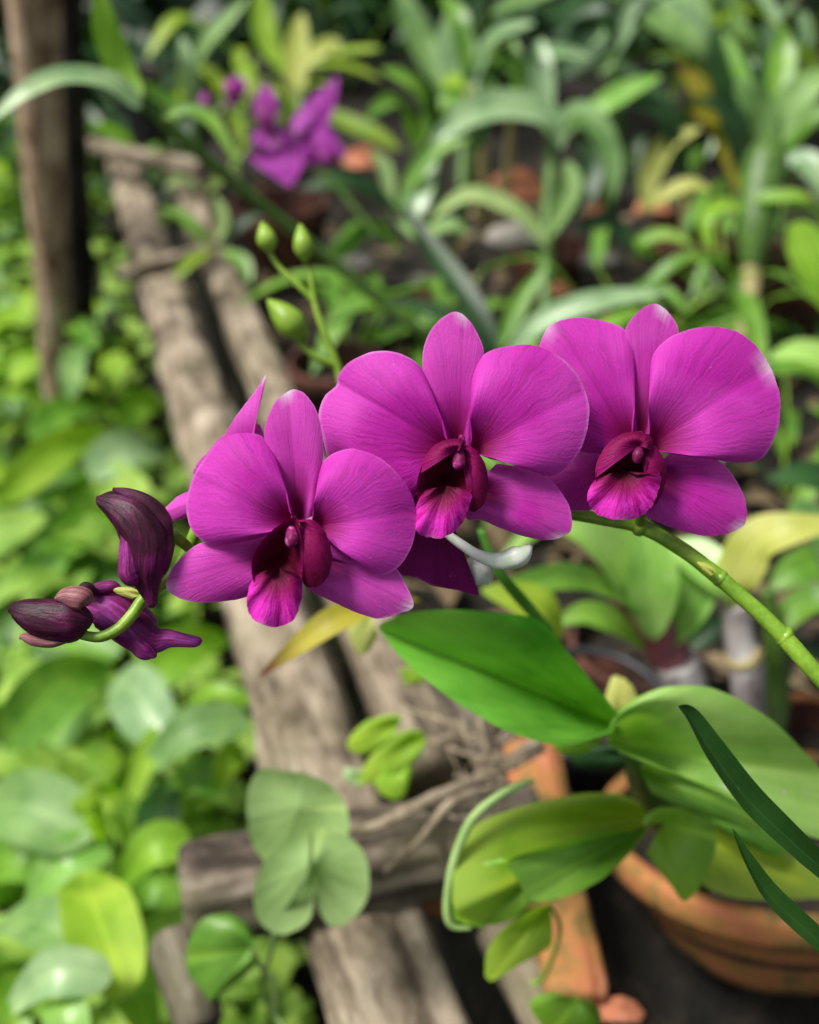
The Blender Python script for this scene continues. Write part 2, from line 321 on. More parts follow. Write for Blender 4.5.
def fan(mb, base, outline, d, off0=0.0, tip=0.0, bulge=0.0, side=0.0, wave=0.0, wf=3, fold=0.0, grad=(0, 0), tipw=0.0, tipa=0.5, na=72, nr=18, closed=False, pig=None, seed=0, ragged=0.6, ridge=0.0011):
    """a petal or leaf fanning out from its base to a traced outline; off = metres towards the viewer"""
    O = cr(outline, na, closed)
    cnt = na
    verts = []; uvs = []; faces = []; tips = []; pigs = []
    for k in range(nr + 1):
        r = k / nr
        for i in range(cnt):
            a = i / (cnt if closed else cnt - 1)
            ox, oy = O[i]
            ww = ragged * (1.5 * noise.noise(Vector((i * 0.30, seed * 3.1, 0))) + 0.8 * noise.noise(Vector((i * 0.83, seed * 1.7, 4))))
            L_ = math.hypot(ox - base[0], oy - base[1]) + 1e-6
            ox += (ox - base[0]) / L_ * ww; oy += (oy - base[1]) / L_ * ww
            x = base[0] + (ox - base[0]) * r; y = base[1] + (oy - base[1]) * r
            off = off0 + tip * r + bulge * math.sin(math.pi * min(1, r * 0.92)) + grad[0] * (x - base[0]) + grad[1] * (y - base[1])
            off += side * r * (4 * (a - 0.5) ** 2) + wave * r * r * math.sin(wf * 2 * math.pi * a + seed)
            off += fold * r * max(0.0, 1 - abs(a - 0.5) * 5) ** 2
            off += 0.0012 * (wave * 500 if wave else 0.3) * r * noise.noise(Vector((x * 0.022, y * 0.022, seed)))
            verts.append(P(x, y, d - off)); uvs.append((a, r))
            off += (ridge * r * (noise.noise(Vector((a * 11, r * 1.6, seed))) + .5 * noise.noise(Vector((a * 26, r * 2, seed)))))
            da = abs(a - tipa)
            tips.append(tipw * max(0, 1 - da / 0.06) * max(0, (r - 0.91) / 0.09))
            pigs.append(pig(r, a) if pig else 0.0)
    for k in range(nr):
        for i in range(cnt if closed else cnt - 1):
            j = (i + 1) % cnt
            faces.append((k * cnt + i, k * cnt + j, (k + 1) * cnt + j, (k + 1) * cnt + i))
    mb.add(verts, faces, uvs, tip=tips, pig=pigs)

def tube(mb, pts, rad, n=10, rings=None, cap=True, flat=1.0, vscale=1.0, bump=0.0, nodes=None, seed=0):
    """tube through world points, rad list same length"""
    cp = [(*p, r) for p, r in zip(pts, rad)]
    m = rings or max(6, len(pts) * 5)
    cp = cr(cp, m)
    q = [Vector(c[:3]) for c in cp]
    t0 = (q[1] - q[0]).normalized()
    nrm = t0.cross(Vector((0.13, 0.21, 0.97))); nrm = nrm.normalized() if nrm.length > 1e-4 else Vector((1, 0, 0))
    verts = []; uvs = []; faces = []; ln = 0
    for i in range(m):
        t = (q[min(i + 1, m - 1)] - q[max(i - 1, 0)]).normalized()
        nrm = (nrm - t * nrm.dot(t)).normalized(); b = t.cross(nrm)
        if i: ln += (q[i] - q[i - 1]).length
        r = max(cp[i][3], 1e-5)
        for k in range(n):
            a = 2 * math.pi * k / n
            rr = r * (1 + bump * noise.noise(Vector((math.cos(a) * 1.3 + seed, math.sin(a) * 1.3, ln / max(rad) * 0.35))) )
            verts.append(q[i] + nrm * math.cos(a) * rr + b * math.sin(a) * rr * flat); uvs.append((k / n, ln * vscale))
    for i in range(m - 1):
        for k in range(n):
            l = (k + 1) % n
            faces.append((i * n + k, i * n + l, (i + 1) * n + l, (i + 1) * n + k))
    if cap:
        faces.append(tuple(range(n - 1, -1, -1))); faces.append(tuple((m - 1) * n + k for k in range(n)))
    mb.add(verts, faces, uvs)

def wid(prof, t):
    if prof == 'strap': return min(1, (t / 0.16 + 0.12)) ** 0.7 * min(1, (1 - t) / 0.38) ** 0.62 if t < 1 else 0
    if prof == 'ovate': return max(0, math.sin(math.pi * min(1, t ** 0.72))) ** 0.85
    if prof == 'heart': return max(0, math.sin(math.pi * min(1, (t * 0.93 + 0.07) ** 0.6))) ** 0.7
    return max(0, math.sin(math.pi * t)) ** 0.9      # lance
def ribbon(mb, pts, w, prof='strap', nrm=None, fold=0.25, wave=0.0, nl=18, nw=7, twist=0.0, seed=0.0):
    q = [Vector(c) for c in cr([tuple(p) for p in pts], nl)]
    if nrm is None: nrm = (CAM - q[nl // 2]).normalized() * 0.55 + Vector((0, 0, 0.7))
    verts = []; uvs = []; faces = []
    for i in range(nl):
        t = i / (nl - 1)
        T = (q[min(i + 1, nl - 1)] - q[max(i - 1, 0)]).normalized()
        s = T.cross(nrm)
        s = s.normalized() if s.length > 1e-5 else Vector((1, 0, 0))
        nn = s.cross(T)
        if twist: 
            mt = Matrix.Rotation(twist * (t - 0.3), 3, T); s = mt @ s; nn = mt @ nn
        ww = w * wid(prof, t) + 1e-5
        for k in range(nw):
            c = -1 + 2 * k / (nw - 1)
            v = q[i] + s * c * ww + nn * ww * (fold * abs(c) ** 1.4 + wave * math.sin(t * 14 + seed + (2 if c > 0 else 0)) * abs(c) ** 2)
            verts.append(v); uvs.append(((c + 1) / 2, t))
    for i in range(nl - 1):
        for k in range(nw - 1):
            faces.append((i * nw + k, i * nw + k + 1, (i + 1) * nw + k + 1, (i + 1) * nw + k))
    mb.add(verts, faces, uvs)

def lathe(mb, c, prof, n=40, axis=None, wob=0.0):
    """profile [(r,z)] about vertical axis at c"""
    rot = axis or Matrix.Identity(3)
    verts = []; uvs = []; faces = []
    for j, (r, z) in enumerate(prof):
        for k in range(n):
            a = 2 * math.pi * k / n
            rr = r * (1 + wob * math.sin(a * 2 + 1) + wob * 0.5 * math.sin(3 * a))
            verts.append(Vector(c) + rot @ Vector((rr * math.cos(a), rr * math.sin(a), z))); uvs.append((k / n, j * 0.1))
    for j in range(len(prof) - 1):
        for k in range(n):
            l = (k + 1) % n
            faces.append((j * n + k, j * n + l, (j + 1) * n + l, (j + 1) * n + k))
    mb.add(verts, faces, uvs)

# ------------------------------------------------------------------ the hero spray
spray = thing('orchid_flower_spray', P(819 + 60, 735, 0.262), 'arching green orchid stem carrying sharp magenta blooms and dark buds across the middle', 'orchid')

def fl_part(name, mat, parent, *a, **k):
    mb = MB(); fan(mb, *a, **k)
    return mb.build(name, mat, parent)

def flower(zf, d, spec, bmat='petal', smat='sepal', center=None, seed=1):
    q = zf([center])[0]
    mb = MB()
    # short green-purple ovary behind the bloom
    tube(mb, [P(q[0], q[1], d + 0.004), P(q[0] + 2, q[1] + 6, d + 0.010), P(q[0] + 8, q[1] + 12, d + 0.020)], [0.0018, 0.0022, 0.0015], 10)
    root = mb.build('flower', 'bud_purple', spray)
    for i, (nm, kind, base, outl, kw) in enumerate(spec):
        b = zf([base])[0]; o = zf(outl)
        k = dict(seed=seed * 7 + i); k.update(kw)
        fl_part(nm, kind or (bmat if nm == 'petal' else smat), root, b, o, d, **k)
    return root

def lip(zf, d, root, throat_c, throat, mid_b, mid, lobes, seed=0):
    mb = MB()
    # concave dark throat
    fan(mb, zf([throat_c])[0], zf(throat), d - 0.0090, bulge=0, off0=-0.0085, tip=0.0080, closed=True, pig=lambda r, a: 1.15 - 0.42 * r ** 3, seed=seed, nr=10, ragged=0.8)
    for (b, o, kw) in lobes:
        k = dict(off0=0.006, tip=0.000, bulge=0.0025, pig=lambda r, a: 0.50 + 0.42 * r * min(1, a * 1.6), seed=seed + 2, nr=10); k.update(kw)
        fan(mb, zf([b])[0], zf(o), d, **k)
    fan(mb, zf([mid_b])[0], zf(mid), d, off0=0.0065, tip=0.0010, bulge=0.0025, wave=0.0007, wf=4, pig=lambda r, a: max(0, 1.25 - r * 1.75 * max(0, math.sin(math.pi * a)) ** 0.6), seed=seed + 5, nr=14, tipw=0.3, ragged=0.8)
    return mb.build('lip', 'lip', root)

def column(zf, d, root, c, s=1.0):
    x, y = zf([c])[0]
    mb = MB()
    tube(mb, [P(x + 2 * s, y - 20 * s, d - 0.0015), P(x + 1 * s, y - 10 * s, d - 0.0055), P(x, y - 1, d - 0.0085), P(x - 1 * s, y + 6 * s, d - 0.0088), P(x - 1 * s, y + 9 * s, d - 0.008)], [0.0007 * s, 0.0012 * s, 0.0014 * s, 0.0012 * s, 0.0004 * s], 12, bump=.25)
    mb.build('column', 'column', root)

ZA = Z(160, 370, 2.925); ZB = Z(300, 290, 2.73); ZC = Z(500, 290, 2.498)
dA, dB, dC = 0.243, 0.253, 0.262
# left bloom
fa = flower(ZA, dA, [
    ('sepal', 0, (405, 445), [(362, 410), (345, 320), (315, 240), (305, 180), (322, 120), (350, 78), (395, 57), (435, 82), (465, 140), (478, 230), (468, 330), (452, 425)], dict(off0=-0.003, tip=0.003, bulge=0.002, fold=-0.001, side=-0.0025, tipw=1.0)),
    ('sepal', 0, (390, 520), [(345, 470), (270, 478), (180, 500), (115, 508), (65, 545), (30, 590), (18, 635), (55, 668), (120, 680), (200, 675), (265, 658), (330, 600)], dict(off0=-0.005, tip=0.001, bulge=0.003, side=-0.002, tipw=0.6, tipa=0.55)),
    ('sepal', 0, (425, 530), [(480, 495), (545, 510), (600, 560), (650, 590), (688, 578), (715, 620), (742, 688), (700, 712), (640, 727), (570, 708), (510, 680), (440, 645), (405, 600)], dict(off0=-0.005, tip=0.002, bulge=0.004, side=-0.001, tipw=1.0, tipa=0.52)),
    ('petal', 0, (395, 445), [(372, 400), (352, 320), (338, 240), (300, 195), (240, 184), (180, 202), (122, 268), (87, 340), (78, 420), (100, 478), (150, 510), (210, 508), (290, 492), (360, 465)], dict(off0=-0.001, tip=-0.001, bulge=0.0065, side=-0.003, wave=0.0006, wf=2)),
    ('petal', 0, (440, 460), [(455, 400), (460, 330), (478, 268), (520, 238), (580, 232), (650, 262), (700, 308), (738, 370), (750, 440), (738, 510), (702, 572), (650, 600), (608, 588), (568, 545), (530, 505), (480, 480)], dict(off0=-0.001, tip=0.0, bulge=0.0055, side=-0.002, wave=0.0009, wf=2, fold=-0.0014)),
], center=(400, 480), seed=1)
lip(ZA, dA, fa, (350, 545), [(395, 430), (340, 460), (290, 510), (267, 580), (285, 635), (330, 648), (385, 638), (416, 600), (418, 540), (410, 470)],
    (350, 580), [(300, 590), (272, 610), (258, 650), (255, 690), (268, 722), (300, 745), (345, 752), (385, 735), (408, 695), (419, 625), (400, 595)],
    [((410, 450), [(398, 440), (425, 436), (452, 440), (485, 478), (502, 535), (498, 590), (474, 625), (445, 636), (422, 628), (412, 590), (402, 520)], {})], 3)
column(ZA, dA, fa, (385, 490))
# middle bloom
fb = flower(ZB, dB, [
    ('sepal', 0, (432, 440), [(385, 395), (358, 310), (336, 225), (340, 150), (370, 92), (422, 59), (462, 84), (492, 135), (503, 190), (485, 270), (477, 350), (475, 420)], dict(off0=-0.003, tip=0.003, bulge=0.002, side=-0.0025, tipw=0.8)),
    ('sepal', 'petal_back', (380, 540), [(290, 530), (180, 560), (130, 640), (170, 720), (250, 770), (310, 785), (370, 810), (430, 820), (490, 832), (445, 755), (415, 700), (400, 640), (410, 580)], dict(off0=-0.008, tip=-0.008, bulge=0.002, side=-0.002)),
    ('sepal', 0, (470, 540), [(535, 475), (600, 482), (665, 508), (705, 540), (735, 590), (743, 645), (720, 672), (670, 683), (610, 672), (550, 652), (495, 628), (455, 625), (450, 590)], dict(off0=-0.005, tip=0.002, bulge=0.004, side=-0.001, tipw=0.9, tipa=0.52)),
    ('petal', 0, (420, 440), [(385, 385), (362, 300), (345, 235), (310, 192), (250, 167), (190, 170), (130, 200), (105, 232), (99, 262), (66, 290), (51, 345), (60, 400), (90, 480), (180, 560), (280, 590), (340, 520)], dict(off0=-0.001, tip=0.0, bulge=0.005, side=-0.002, wave=0.0008, wf=2, fold=-0.0014)),
    ('petal', 0, (465, 440), [(473, 370), (467, 290), (470, 230), (500, 178), (560, 155), (640, 151), (710, 183), (760, 235), (786, 300), (789, 360), (768, 430), (732, 482), (690, 508), (640, 497), (590, 478), (520, 462)], dict(off0=-0.001, tip=0.0, bulge=0.006, side=-0.002, wave=0.0007, wf=2, fold=-0.0012)),
], center=(425, 480), seed=2)
lip(ZB, dB, fb, (400, 510), [(430, 415), (375, 425), (338, 470), (318, 540), (330, 580), (385, 592), (432, 582), (466, 550), (464, 480), (450, 430)],
    (400, 533), [(345, 545), (322, 575), (313, 615), (315, 655), (340, 672), (385, 678), (428, 655), (455, 612), (469, 560), (450, 540)],
    [((445, 445), [(432, 430), (450, 422), (478, 434), (504, 472), (514, 530), (504, 582), (480, 604), (460, 598), (455, 560), (445, 500)], {}),
     ((425, 440), [(330, 500), (338, 460), (372, 420), (420, 405), (450, 412), (440, 440)], dict(off0=0.0085, tip=-0.001))], 13)
column(ZB, dB, fb, (435, 462), 1.1)
# right bloom
fc = flower(ZC, dC, [
    ('sepal', 0, (350, 385), [(325, 330), (325, 250), (322, 170), (313, 100), (345, 55), (387, 34), (425, 60), (446, 105), (432, 170), (415, 240), (395, 310), (378, 370)], dict(off0=-0.003, tip=0.002, bulge=0.001, side=-0.0025, tipw=1.0)),
    ('sepal', 0, (300, 440), [(250, 370), (180, 400), (120, 455), (105, 500), (140, 535), (180, 550), (230, 550), (270, 530), (310, 490)], dict(off0=-0.006, tip=-0.003, bulge=0.002, side=-0.002)),
    ('sepal', 0, (370, 455), [(430, 405), (480, 415), (540, 423), (575, 455), (603, 500), (615, 540), (612, 585), (575, 606), (520, 615), (455, 602), (400, 582), (362, 560), (350, 510)], dict(off0=-0.005, tip=0.002, bulge=0.004, side=-0.001, tipw=1.0, tipa=0.53)),
    ('petal', 0, (335, 390), [(325, 320), (330, 240), (338, 150), (312, 100), (270, 80), (200, 69), (140, 80), (108, 112), (90, 180), (95, 260), (130, 340), (190, 400), (270, 410)], dict(off0=-0.002, tip=-0.001, bulge=0.004, side=-0.002, wave=0.0008, wf=2, tipw=0.5, tipa=0.55)),
    ('petal', 0, (368, 395), [(378, 320), (374, 230), (381, 165), (420, 120), (480, 97), (550, 94), (610, 115), (652, 152), (685, 210), (700, 270), (696, 340), (672, 400), (642, 426), (590, 431), (520, 422), (430, 410)], dict(off0=-0.001, tip=0.001, bulge=0.006, side=-0.001, wave=0.0008, wf=2, fold=-0.0014, tipw=0.8, tipa=0.51)),
], center=(350, 430), seed=3)
lip(ZC, dC, fc, (325, 445), [(345, 385), (295, 385), (255, 425), (240, 475), (262, 500), (325, 512), (375, 495), (396, 465), (393, 425), (372, 390)],
    (315, 452), [(262, 460), (228, 485), (219, 525), (238, 556), (285, 573), (335, 572), (375, 545), (395, 505), (399, 462), (360, 470)],
    [((350, 390), [(374, 382), (394, 396), (413, 432), (414, 480), (396, 528), (374, 542), (372, 500), (384, 450)], {}),
     ((345, 390), [(238, 470), (245, 420), (285, 370), (330, 352), (375, 365), (385, 400)], dict(off0=0.0085, tip=-0.001))], 23)
column(ZC, dC, fc, (345, 408), 1.0)
# bloom facing away, half hidden behind the left bloom
mb = MB(); tube(mb, [P(215, 490, 0.262), P(190, 545, 0.262), P(178, 570, 0.262)], [0.0022, 0.0016, 0.0014], 10)
fd = mb.build('flower', 'stem', spray)
tag(fd, 'bloom turned away, half hidden behind the left bloom')
for i, (nm, b, o, kw) in enumerate([
    ('sepal', (235, 330), [(190, 300), (175, 230), (195, 180), (235, 118), (280, 60), (309, 17), (300, 70), (285, 130), (275, 190), (270, 300)], dict(tipw=1, tipa=0.55, side=0.004)),
    ('petal', (240, 340), [(250, 250), (262, 180), (280, 155), (300, 175), (310, 250), (290, 320)], dict(off0=-0.002)),
    ('petal', (220, 340), [(140, 370), (100, 310), (108, 275), (140, 240), (190, 190), (240, 230)], dict(off0=-0.003, side=-0.003)),
    ('sepal', (210, 350), [(120, 345), (60, 365), (20, 400), (12, 418), (38, 442), (100, 425), (180, 400)], dict(off0=-0.001, tip=-0.002, side=-0.003)),
]):
    fl_part(nm, 'sepal', fd, ZA([b])[0], ZA(o), 0.270, bulge=0.002, seed=40 + i, nr=10, **kw)

# stem of the spray
def pt(zx, d): return P(zx[0], zx[1], d)
mb = MB()
sp = [(900, 760, .258), (819, 676, .262), (775, 628, .266), (720, 578, .270), (680, 548, .272), (640, 527, .274), (600, 519, .274), (560, 512, .275), (500, 500, .273), (430, 500, .270), (360, 530, .266), (300, 560, .262), (240, 575, .258), (200, 573, .256), (165, 583, .253), (145, 597, .251), (132, 615, .249), (118, 629, .248), (100, 637, .247), (82, 635, .247)]
rr = [.0026, .0024, .0022, .0021, .0020, .0019, .0017, .0016, .0016, .0015, .0015, .0014, .0014, .0014, .0014, .00145, .0015, .0014, .0013, .0012]
tube(mb, [P(*s) for s in sp], rr, 14, rings=150, bump=0.10)
for (x, y, d, r) in ((640, 527, .274, .0026), (784, 636, .2655, .0028), (720, 578, .270, .0024)):
    tube(mb, [P(x - 4, y - 3, d), P(x, y, d), P(x + 5, y + 4, d)], [r * .75, r, r * .75], 12)
mb.build('stem', 'stem', spray)
ZD = Z(0, 470, 3.723)
mb = MB()
fan(mb, ZD([(520, 465)])[0], ZD([(510, 445), (470, 435), (415, 440), (440, 462), (490, 480)]), 0.2515, bulge=0.001, na=16, nr=6, tipw=0.6)
mb.build('bract', 'leaf_cream', spray)
mb = MB()
fan(mb, (714, 574), [(716, 570), (706, 563), (697, 562), (702, 569), (710, 576)], 0.2665, bulge=0.001, na=16, nr=6)
mb.build('bract', 'leaf_cream', spray)
for a, b in (((640, 528, .274), (640, 500, .268)), ((500, 500, .273), (480, 480, .262)), ((330, 545, .264), (305, 525, .252))):
    mb = MB(); m_ = [(a[i] + b[i]) / 2 for i in range(3)]; m_[1] += 4
    tube(mb, [P(*a), P(*m_), P(*b)], [.0012, .0013, .0016], 10); mb.build('pedicel', 'stem', spray)
mb = MB()
tube(mb, [P(446, 533, .258), P(462, 545, .258), P(480, 556, .258), P(500, 561, .258), P(520, 556, .258), P(531, 545, .258)], [.0010, .0012, .0015, .0022, .0027, .0006], 14, bump=.15)
tube(mb, [P(462, 575, .272), P(472, 570, .272), P(482, 574, .272), P(490, 582, .272)], [.001, .0035, .0040, .0012], 14)
tag(mb.build('pedicel', 'white_pod', spray), 'pale whitish flower stalk below the middle bloom')
# buds
def spine(zf, pts, d, s): 
    q = zf([(p[0], p[1]) for p in pts])
    return [P(x, y, d) for x, y in q], [p[2] / s * d / F for p in pts]
def bud(name_d, lobes):
    first = None
    for mat, pts, d in lobes:
        mb = MB(); a, r = spine(ZD, pts, d, 3.723)
        tube(mb, a, r, 24, rings=42, bump=0.10, seed=len(pts) + d * 50)
        if first is None: first = mb.build('bud', mat, spray)
        else: mb.build('sepal', mat, first)
    return first
bud(1, [('bud', [(360, 100, 6), (378, 112, 28), (430, 130, 58), (500, 172, 88), (548, 245, 97), (548, 330, 86), (545, 395, 64), (553, 440, 42), (562, 480, 26), (566, 505, 18), (567, 512, 4)], 0.245),
        ('bud_purple', [(455, 200, 6), (475, 260, 28), (480, 330, 36), (482, 385, 40), (500, 412, 30), (515, 425, 8)], 0.2418),
        ('bud', [(420, 70, 6), (480, 92, 24), (560, 130, 30), (615, 190, 26), (636, 240, 8)], 0.243)])
bud(2, [('bud', [(30, 528, 3), (50, 522, 28), (90, 530, 52), (150, 548, 72), (220, 560, 82), (280, 562, 78), (320, 566, 50), (338, 572, 20)], 0.246),
        ('bud_pink', [(205, 480, 6), (240, 470, 30), (280, 475, 44), (318, 485, 40), (335, 500, 10)], 0.2435),
        ('bud_pink', [(72, 628, 3), (90, 622, 16), (130, 634, 22), (190, 642, 20), (250, 632, 12), (275, 625, 4)], 0.2455),
        ('bud', [(290, 450, 8), (315, 438, 22), (340, 445, 18), (348, 470, 5)], 0.249)])
bud(3, [('bud_purple', [(320, 480, 10), (345, 495, 60), (390, 505, 84), (440, 535, 88), (495, 580, 84), (545, 622, 72), (585, 634, 50), (630, 628, 36), (680, 634, 27), (725, 639, 22), (745, 634, 14), (752, 632, 3)], 0.256),
        ('bud_purple', [(470, 600, 8), (510, 640, 36), (545, 672, 38), (570, 690, 20), (578, 700, 4)], 0.2535),
        ('bud_purple', [(330, 450, 8), (370, 440, 24), (420, 432, 20), (450, 440, 6)], 0.252)])
mb = MB(); tube(mb, [pt(ZD([(640, 240)])[0], .250), pt(ZD([(680, 270)])[0], .252), pt(ZD([(712, 298)])[0], .256)], [.0017, .0014, .0012], 10); mb.build('pedicel', 'stem', spray)
mb = MB(); tube(mb, [pt(ZD([(566, 500)])[0], .248), pt(ZD([(560, 470)])[0], .251), pt(ZD([(590, 445)])[0], .253)], [.0012, .0011, .0011], 10); mb.build('pedicel', 'stem', spray)

# ------------------------------------------------------------------ potted orchid at lower right
ZE = Z(400, 590, 1.955)
pot1c = G(772, 820, -0.002)
def pot(loc_top, r, h, mat, label, group=None, soil=True, tilt=(0, 0), rimh=0.25, taper=0.7, name='plant_pot', cat='pot'):
    rot = Matrix.Rotation(R(tilt[0]), 3, 'X') @ Matrix.Rotation(R(tilt[1]), 3, 'Y')
    base = Vector(loc_top) - rot @ Vector((0, 0, h))
    t = thing(name, base, label, cat, group)
    rb = r * 0.93; rh = h * rimh
    body = [(r * taper, 0)]
    for i in range(1, 8): body.append((r * taper + (rb - r * taper) * i / 7, (h - rh) * i / 7))
    mb = MB(); lathe(mb, base, [(0.001, 0.0)] + body, 48, rot, 0.006); mb.build('wall', mat, t)
    mb = MB(); lathe(mb, base, [(rb, h - rh + .0005), (r * 0.99, h - rh), (r * 1.0, h - rh + 0.003), (r * 1.02, h - 0.003), (r * 1.0, h), (r * 0.92, h), (r * 0.905, h - 0.002)], 56, rot, 0.006)
    mb.build('rim', mat, t)
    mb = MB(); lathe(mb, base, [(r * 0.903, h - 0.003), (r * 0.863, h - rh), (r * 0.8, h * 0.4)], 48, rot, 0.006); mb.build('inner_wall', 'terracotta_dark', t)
    if soil:
        mb = MB(); n = 30; verts = [base + rot @ Vector((0, 0, h * 0.62))]; faces = []; uvs = [(0, 0)]
        for j in range(1, 7):
            for k in range(n):
                a = 2 * math.pi * k / n; q = r * 0.865 * j / 6
                z = h * 0.62 + 0.12 * r * noise.noise(Vector((q * math.cos(a) * 60, q * math.sin(a) * 60, r * 90)))
                verts.append(base + rot @ Vector((q * math.cos(a), q * math.sin(a), z))); uvs.append((k / n, j / 6))
        for k in range(n): faces.append((0, 1 + k, 1 + (k + 1) % n))
        for j in range(5):
            for k in range(n): faces.append((1 + j * n + k, 1 + j * n + (k + 1) % n, 1 + (j + 1) * n + (k + 1) % n, 1 + (j + 1) * n + k))
        mb.add(verts, faces, uvs); mb.build('potting_mix', 'compost', t)
    return t
pot(pot1c, 0.090, 0.064, 'terracotta', 'moss stained terracotta pot at lower right under the broad orchid leaves', tilt=(-22, -3), taper=0.62)

crown = P(610, 730, 0.385)
orch = thing('orchid_plant', P(700, 850, 0.50), 'broad leaved orchid filling the mossy terracotta pot at lower right', 'orchid')
def tleaf(parent, mat, base, outl, d, label=None, zf=ZE, **k):
    kw = dict(bulge=0.008, seed=random.random() * 9, nr=14, ragged=1.0); kw.update(k)
    mb = MB(); fan(mb, zf([base])[0], zf(outl), d, **kw)
    o = mb.build('leaf', mat, parent)
    if label: o['label'] = label
    return o
# big glossy leaf in two halves folded at the midrib
tleaf(orch, 'leaf_glossy', (425, 262), [(425, 240), (405, 215), (370, 172), (330, 122), (275, 62), (200, 45), (100, 38), (20, 45), (-38, 66), (-30, 92), (0, 130), (60, 183), (130, 232), (200, 272), (280, 298), (330, 303), (380, 290), (415, 280)], 0.385, 'large glossy deep green leaf reaching left', tip=0.045, bulge=0.012, side=0.012, fold=-0.020, wave=0.003, wf=2, ridge=0.0035)
tleaf(orch, 'leaf_light', (405, 295), [(410, 265), (432, 232), (470, 206), (520, 190), (590, 188), (660, 212), (730, 258), (785, 310), (840, 370), (865, 430), (850, 485), (800, 482), (740, 452), (680, 422), (600, 388), (500, 348), (430, 318)], 0.390, 'broad light green leaf arching right out of the frame', tip=0.05, bulge=0.022, side=-0.012, fold=-0.012, ridge=.003)
tleaf(orch, 'leaf_mid', (468, 345), [(480, 335), (560, 360), (650, 400), (720, 440), (700, 470), (640, 455), (560, 430), (490, 395)], 0.392, tip=0.01, bulge=0.006)
tleaf(orch, 'leaf_olive', (490, 445), [(470, 415), (440, 402), (370, 396), (300, 408), (220, 428), (150, 458), (118, 500), (104, 560), (108, 625), (150, 652), (200, 640), (245, 618), (300, 608), (350, 588), (400, 558), (450, 512), (480, 478)], 0.400, 'yellow green leaf turned underside up above the pot edge', tip=0.02, bulge=0.006, fold=0.020, side=-0.012, ridge=.003)
tleaf(orch, 'leaf_bright', (245, 545), [(200, 525), (150, 540), (108, 580), (104, 640), (150, 658), (205, 648), (246, 622), (262, 590)], 0.377, tip=0.004, bulge=0.003, ridge=.002)  # added patch, lighter green as the highlight on the yellow green leaf
tleaf(orch, 'leaf_mid', (480, 465), [(440, 470), (380, 478), (300, 498), (215, 528), (235, 575), (250, 606), (300, 606), (350, 590), (402, 560), (450, 514)], 0.391, tip=0.024, bulge=0.002, ridge=.002)  # added patch, darker green as the shaded lower half of that leaf
tleaf(orch, 'leaf_olive', (570, 470), [(620, 440), (690, 470), (770, 520), (840, 570), (860, 600), (800, 604), (740, 606), (660, 602), (600, 582), (572, 545)], 0.42, 'flat pale yellow green leaf lying on the pot rim', tip=0.01, bulge=0.004)
tleaf(orch, 'leaf_bright', (515, 455), [(470, 458), (495, 430), (550, 425), (600, 440), (618, 485), (605, 545), (560, 608), (520, 565), (480, 515)], 0.395, tip=0.008, bulge=0.005)
tleaf(orch, 'leaf_bright', (400, 290), [(380, 288), (330, 290), (300, 305), (322, 322), (370, 318)], 0.383, bulge=0.003)
tleaf(orch, 'leaf_mid', (600, 430), [(540, 400), (600, 395), (700, 430), (760, 480), (740, 520), (680, 500), (620, 470)], 0.405, bulge=0.003)
tleaf(orch, 'leaf_deep', (440, 320), [(420, 300), (380, 305), (330, 318), (350, 345), (400, 350), (450, 345)], 0.396, bulge=0.003)
tleaf(orch, 'leaf_cream', (430, 250), [(400, 215), (415, 170), (440, 175), (465, 210), (450, 245)], 0.40, bulge=0.003)
mb = MB()
tube(mb, [P(622, 726, .388), P(640, 760, .40), P(655, 800, .43), P(690, 850, .485), P(700, 880, .51)], [.005, .007, .008, .009, .008], 14); mb.build('cane', 'stem_dark', orch)
mb = MB(); tube(mb, [P(630, 735, .398), P(680, 775, .42), P(700, 820, .46), P(720, 870, .50)], [.004, .006, .008, .008], 14); mb.build('cane', 'stem_dark', orch)
mb = MB(); tube(mb, [P(548, 628, .375), P(520, 598, .365), P(498, 570, .355), P(480, 530, .35)], [.0035, .0045, .0035, .002], 10, flat=0.5); mb.build('leaf', 'leaf_glossy', orch)
mb = MB(); tube(mb, ZEp := [P(*ZE([p])[0], .372) for p in [(262, 372), (225, 385), (180, 412), (140, 450), (112, 510), (97, 570), (92, 630), (104, 658), (140, 662)]], [.0008, .0014, .0017, .0018, .0018, .0017, .0016, .0013, .0005], 10, rings=50); mb.build('tendril', 'tendril', orch)

tng = thing('seedling', G(530, 985, 0.0), 'bright seedling leaf with pointed tip below the tendril', 'seedling')
tleaf(tng, 'weed_lime', (292, 615), [(296, 640), (298, 670), (290, 700), (235, 732), (178, 765), (166, 740), (175, 695), (220, 645), (265, 618)], 0.41, tip=0.01, bulge=0.004)
mb = MB(); tube(mb, [P(549, 905, .41), P(560, 930, .43), P(545, 975, .47), G(530, 985, 0.0)], [.0008, .0010, .0012, .0012], 8); mb.build('stem', 'stem', tng)
tng = thing('seedling', G(575, 1040, 0.0), 'rounded bright seedling leaf cut by the bottom edge', 'seedling')
tleaf(tng, 'leaf_bright', (345, 800), [(300, 785), (262, 795), (255, 815), (275, 850), (330, 880), (380, 870), (385, 840), (368, 812)], 0.43, bulge=0.005)
mb = MB(); tube(mb, [P(575, 1000, .43), P(596, 1010, .44), P(600, 1040, .47)], [.0014, .0015, .0015], 8); mb.build('stem', 'stem', tng)

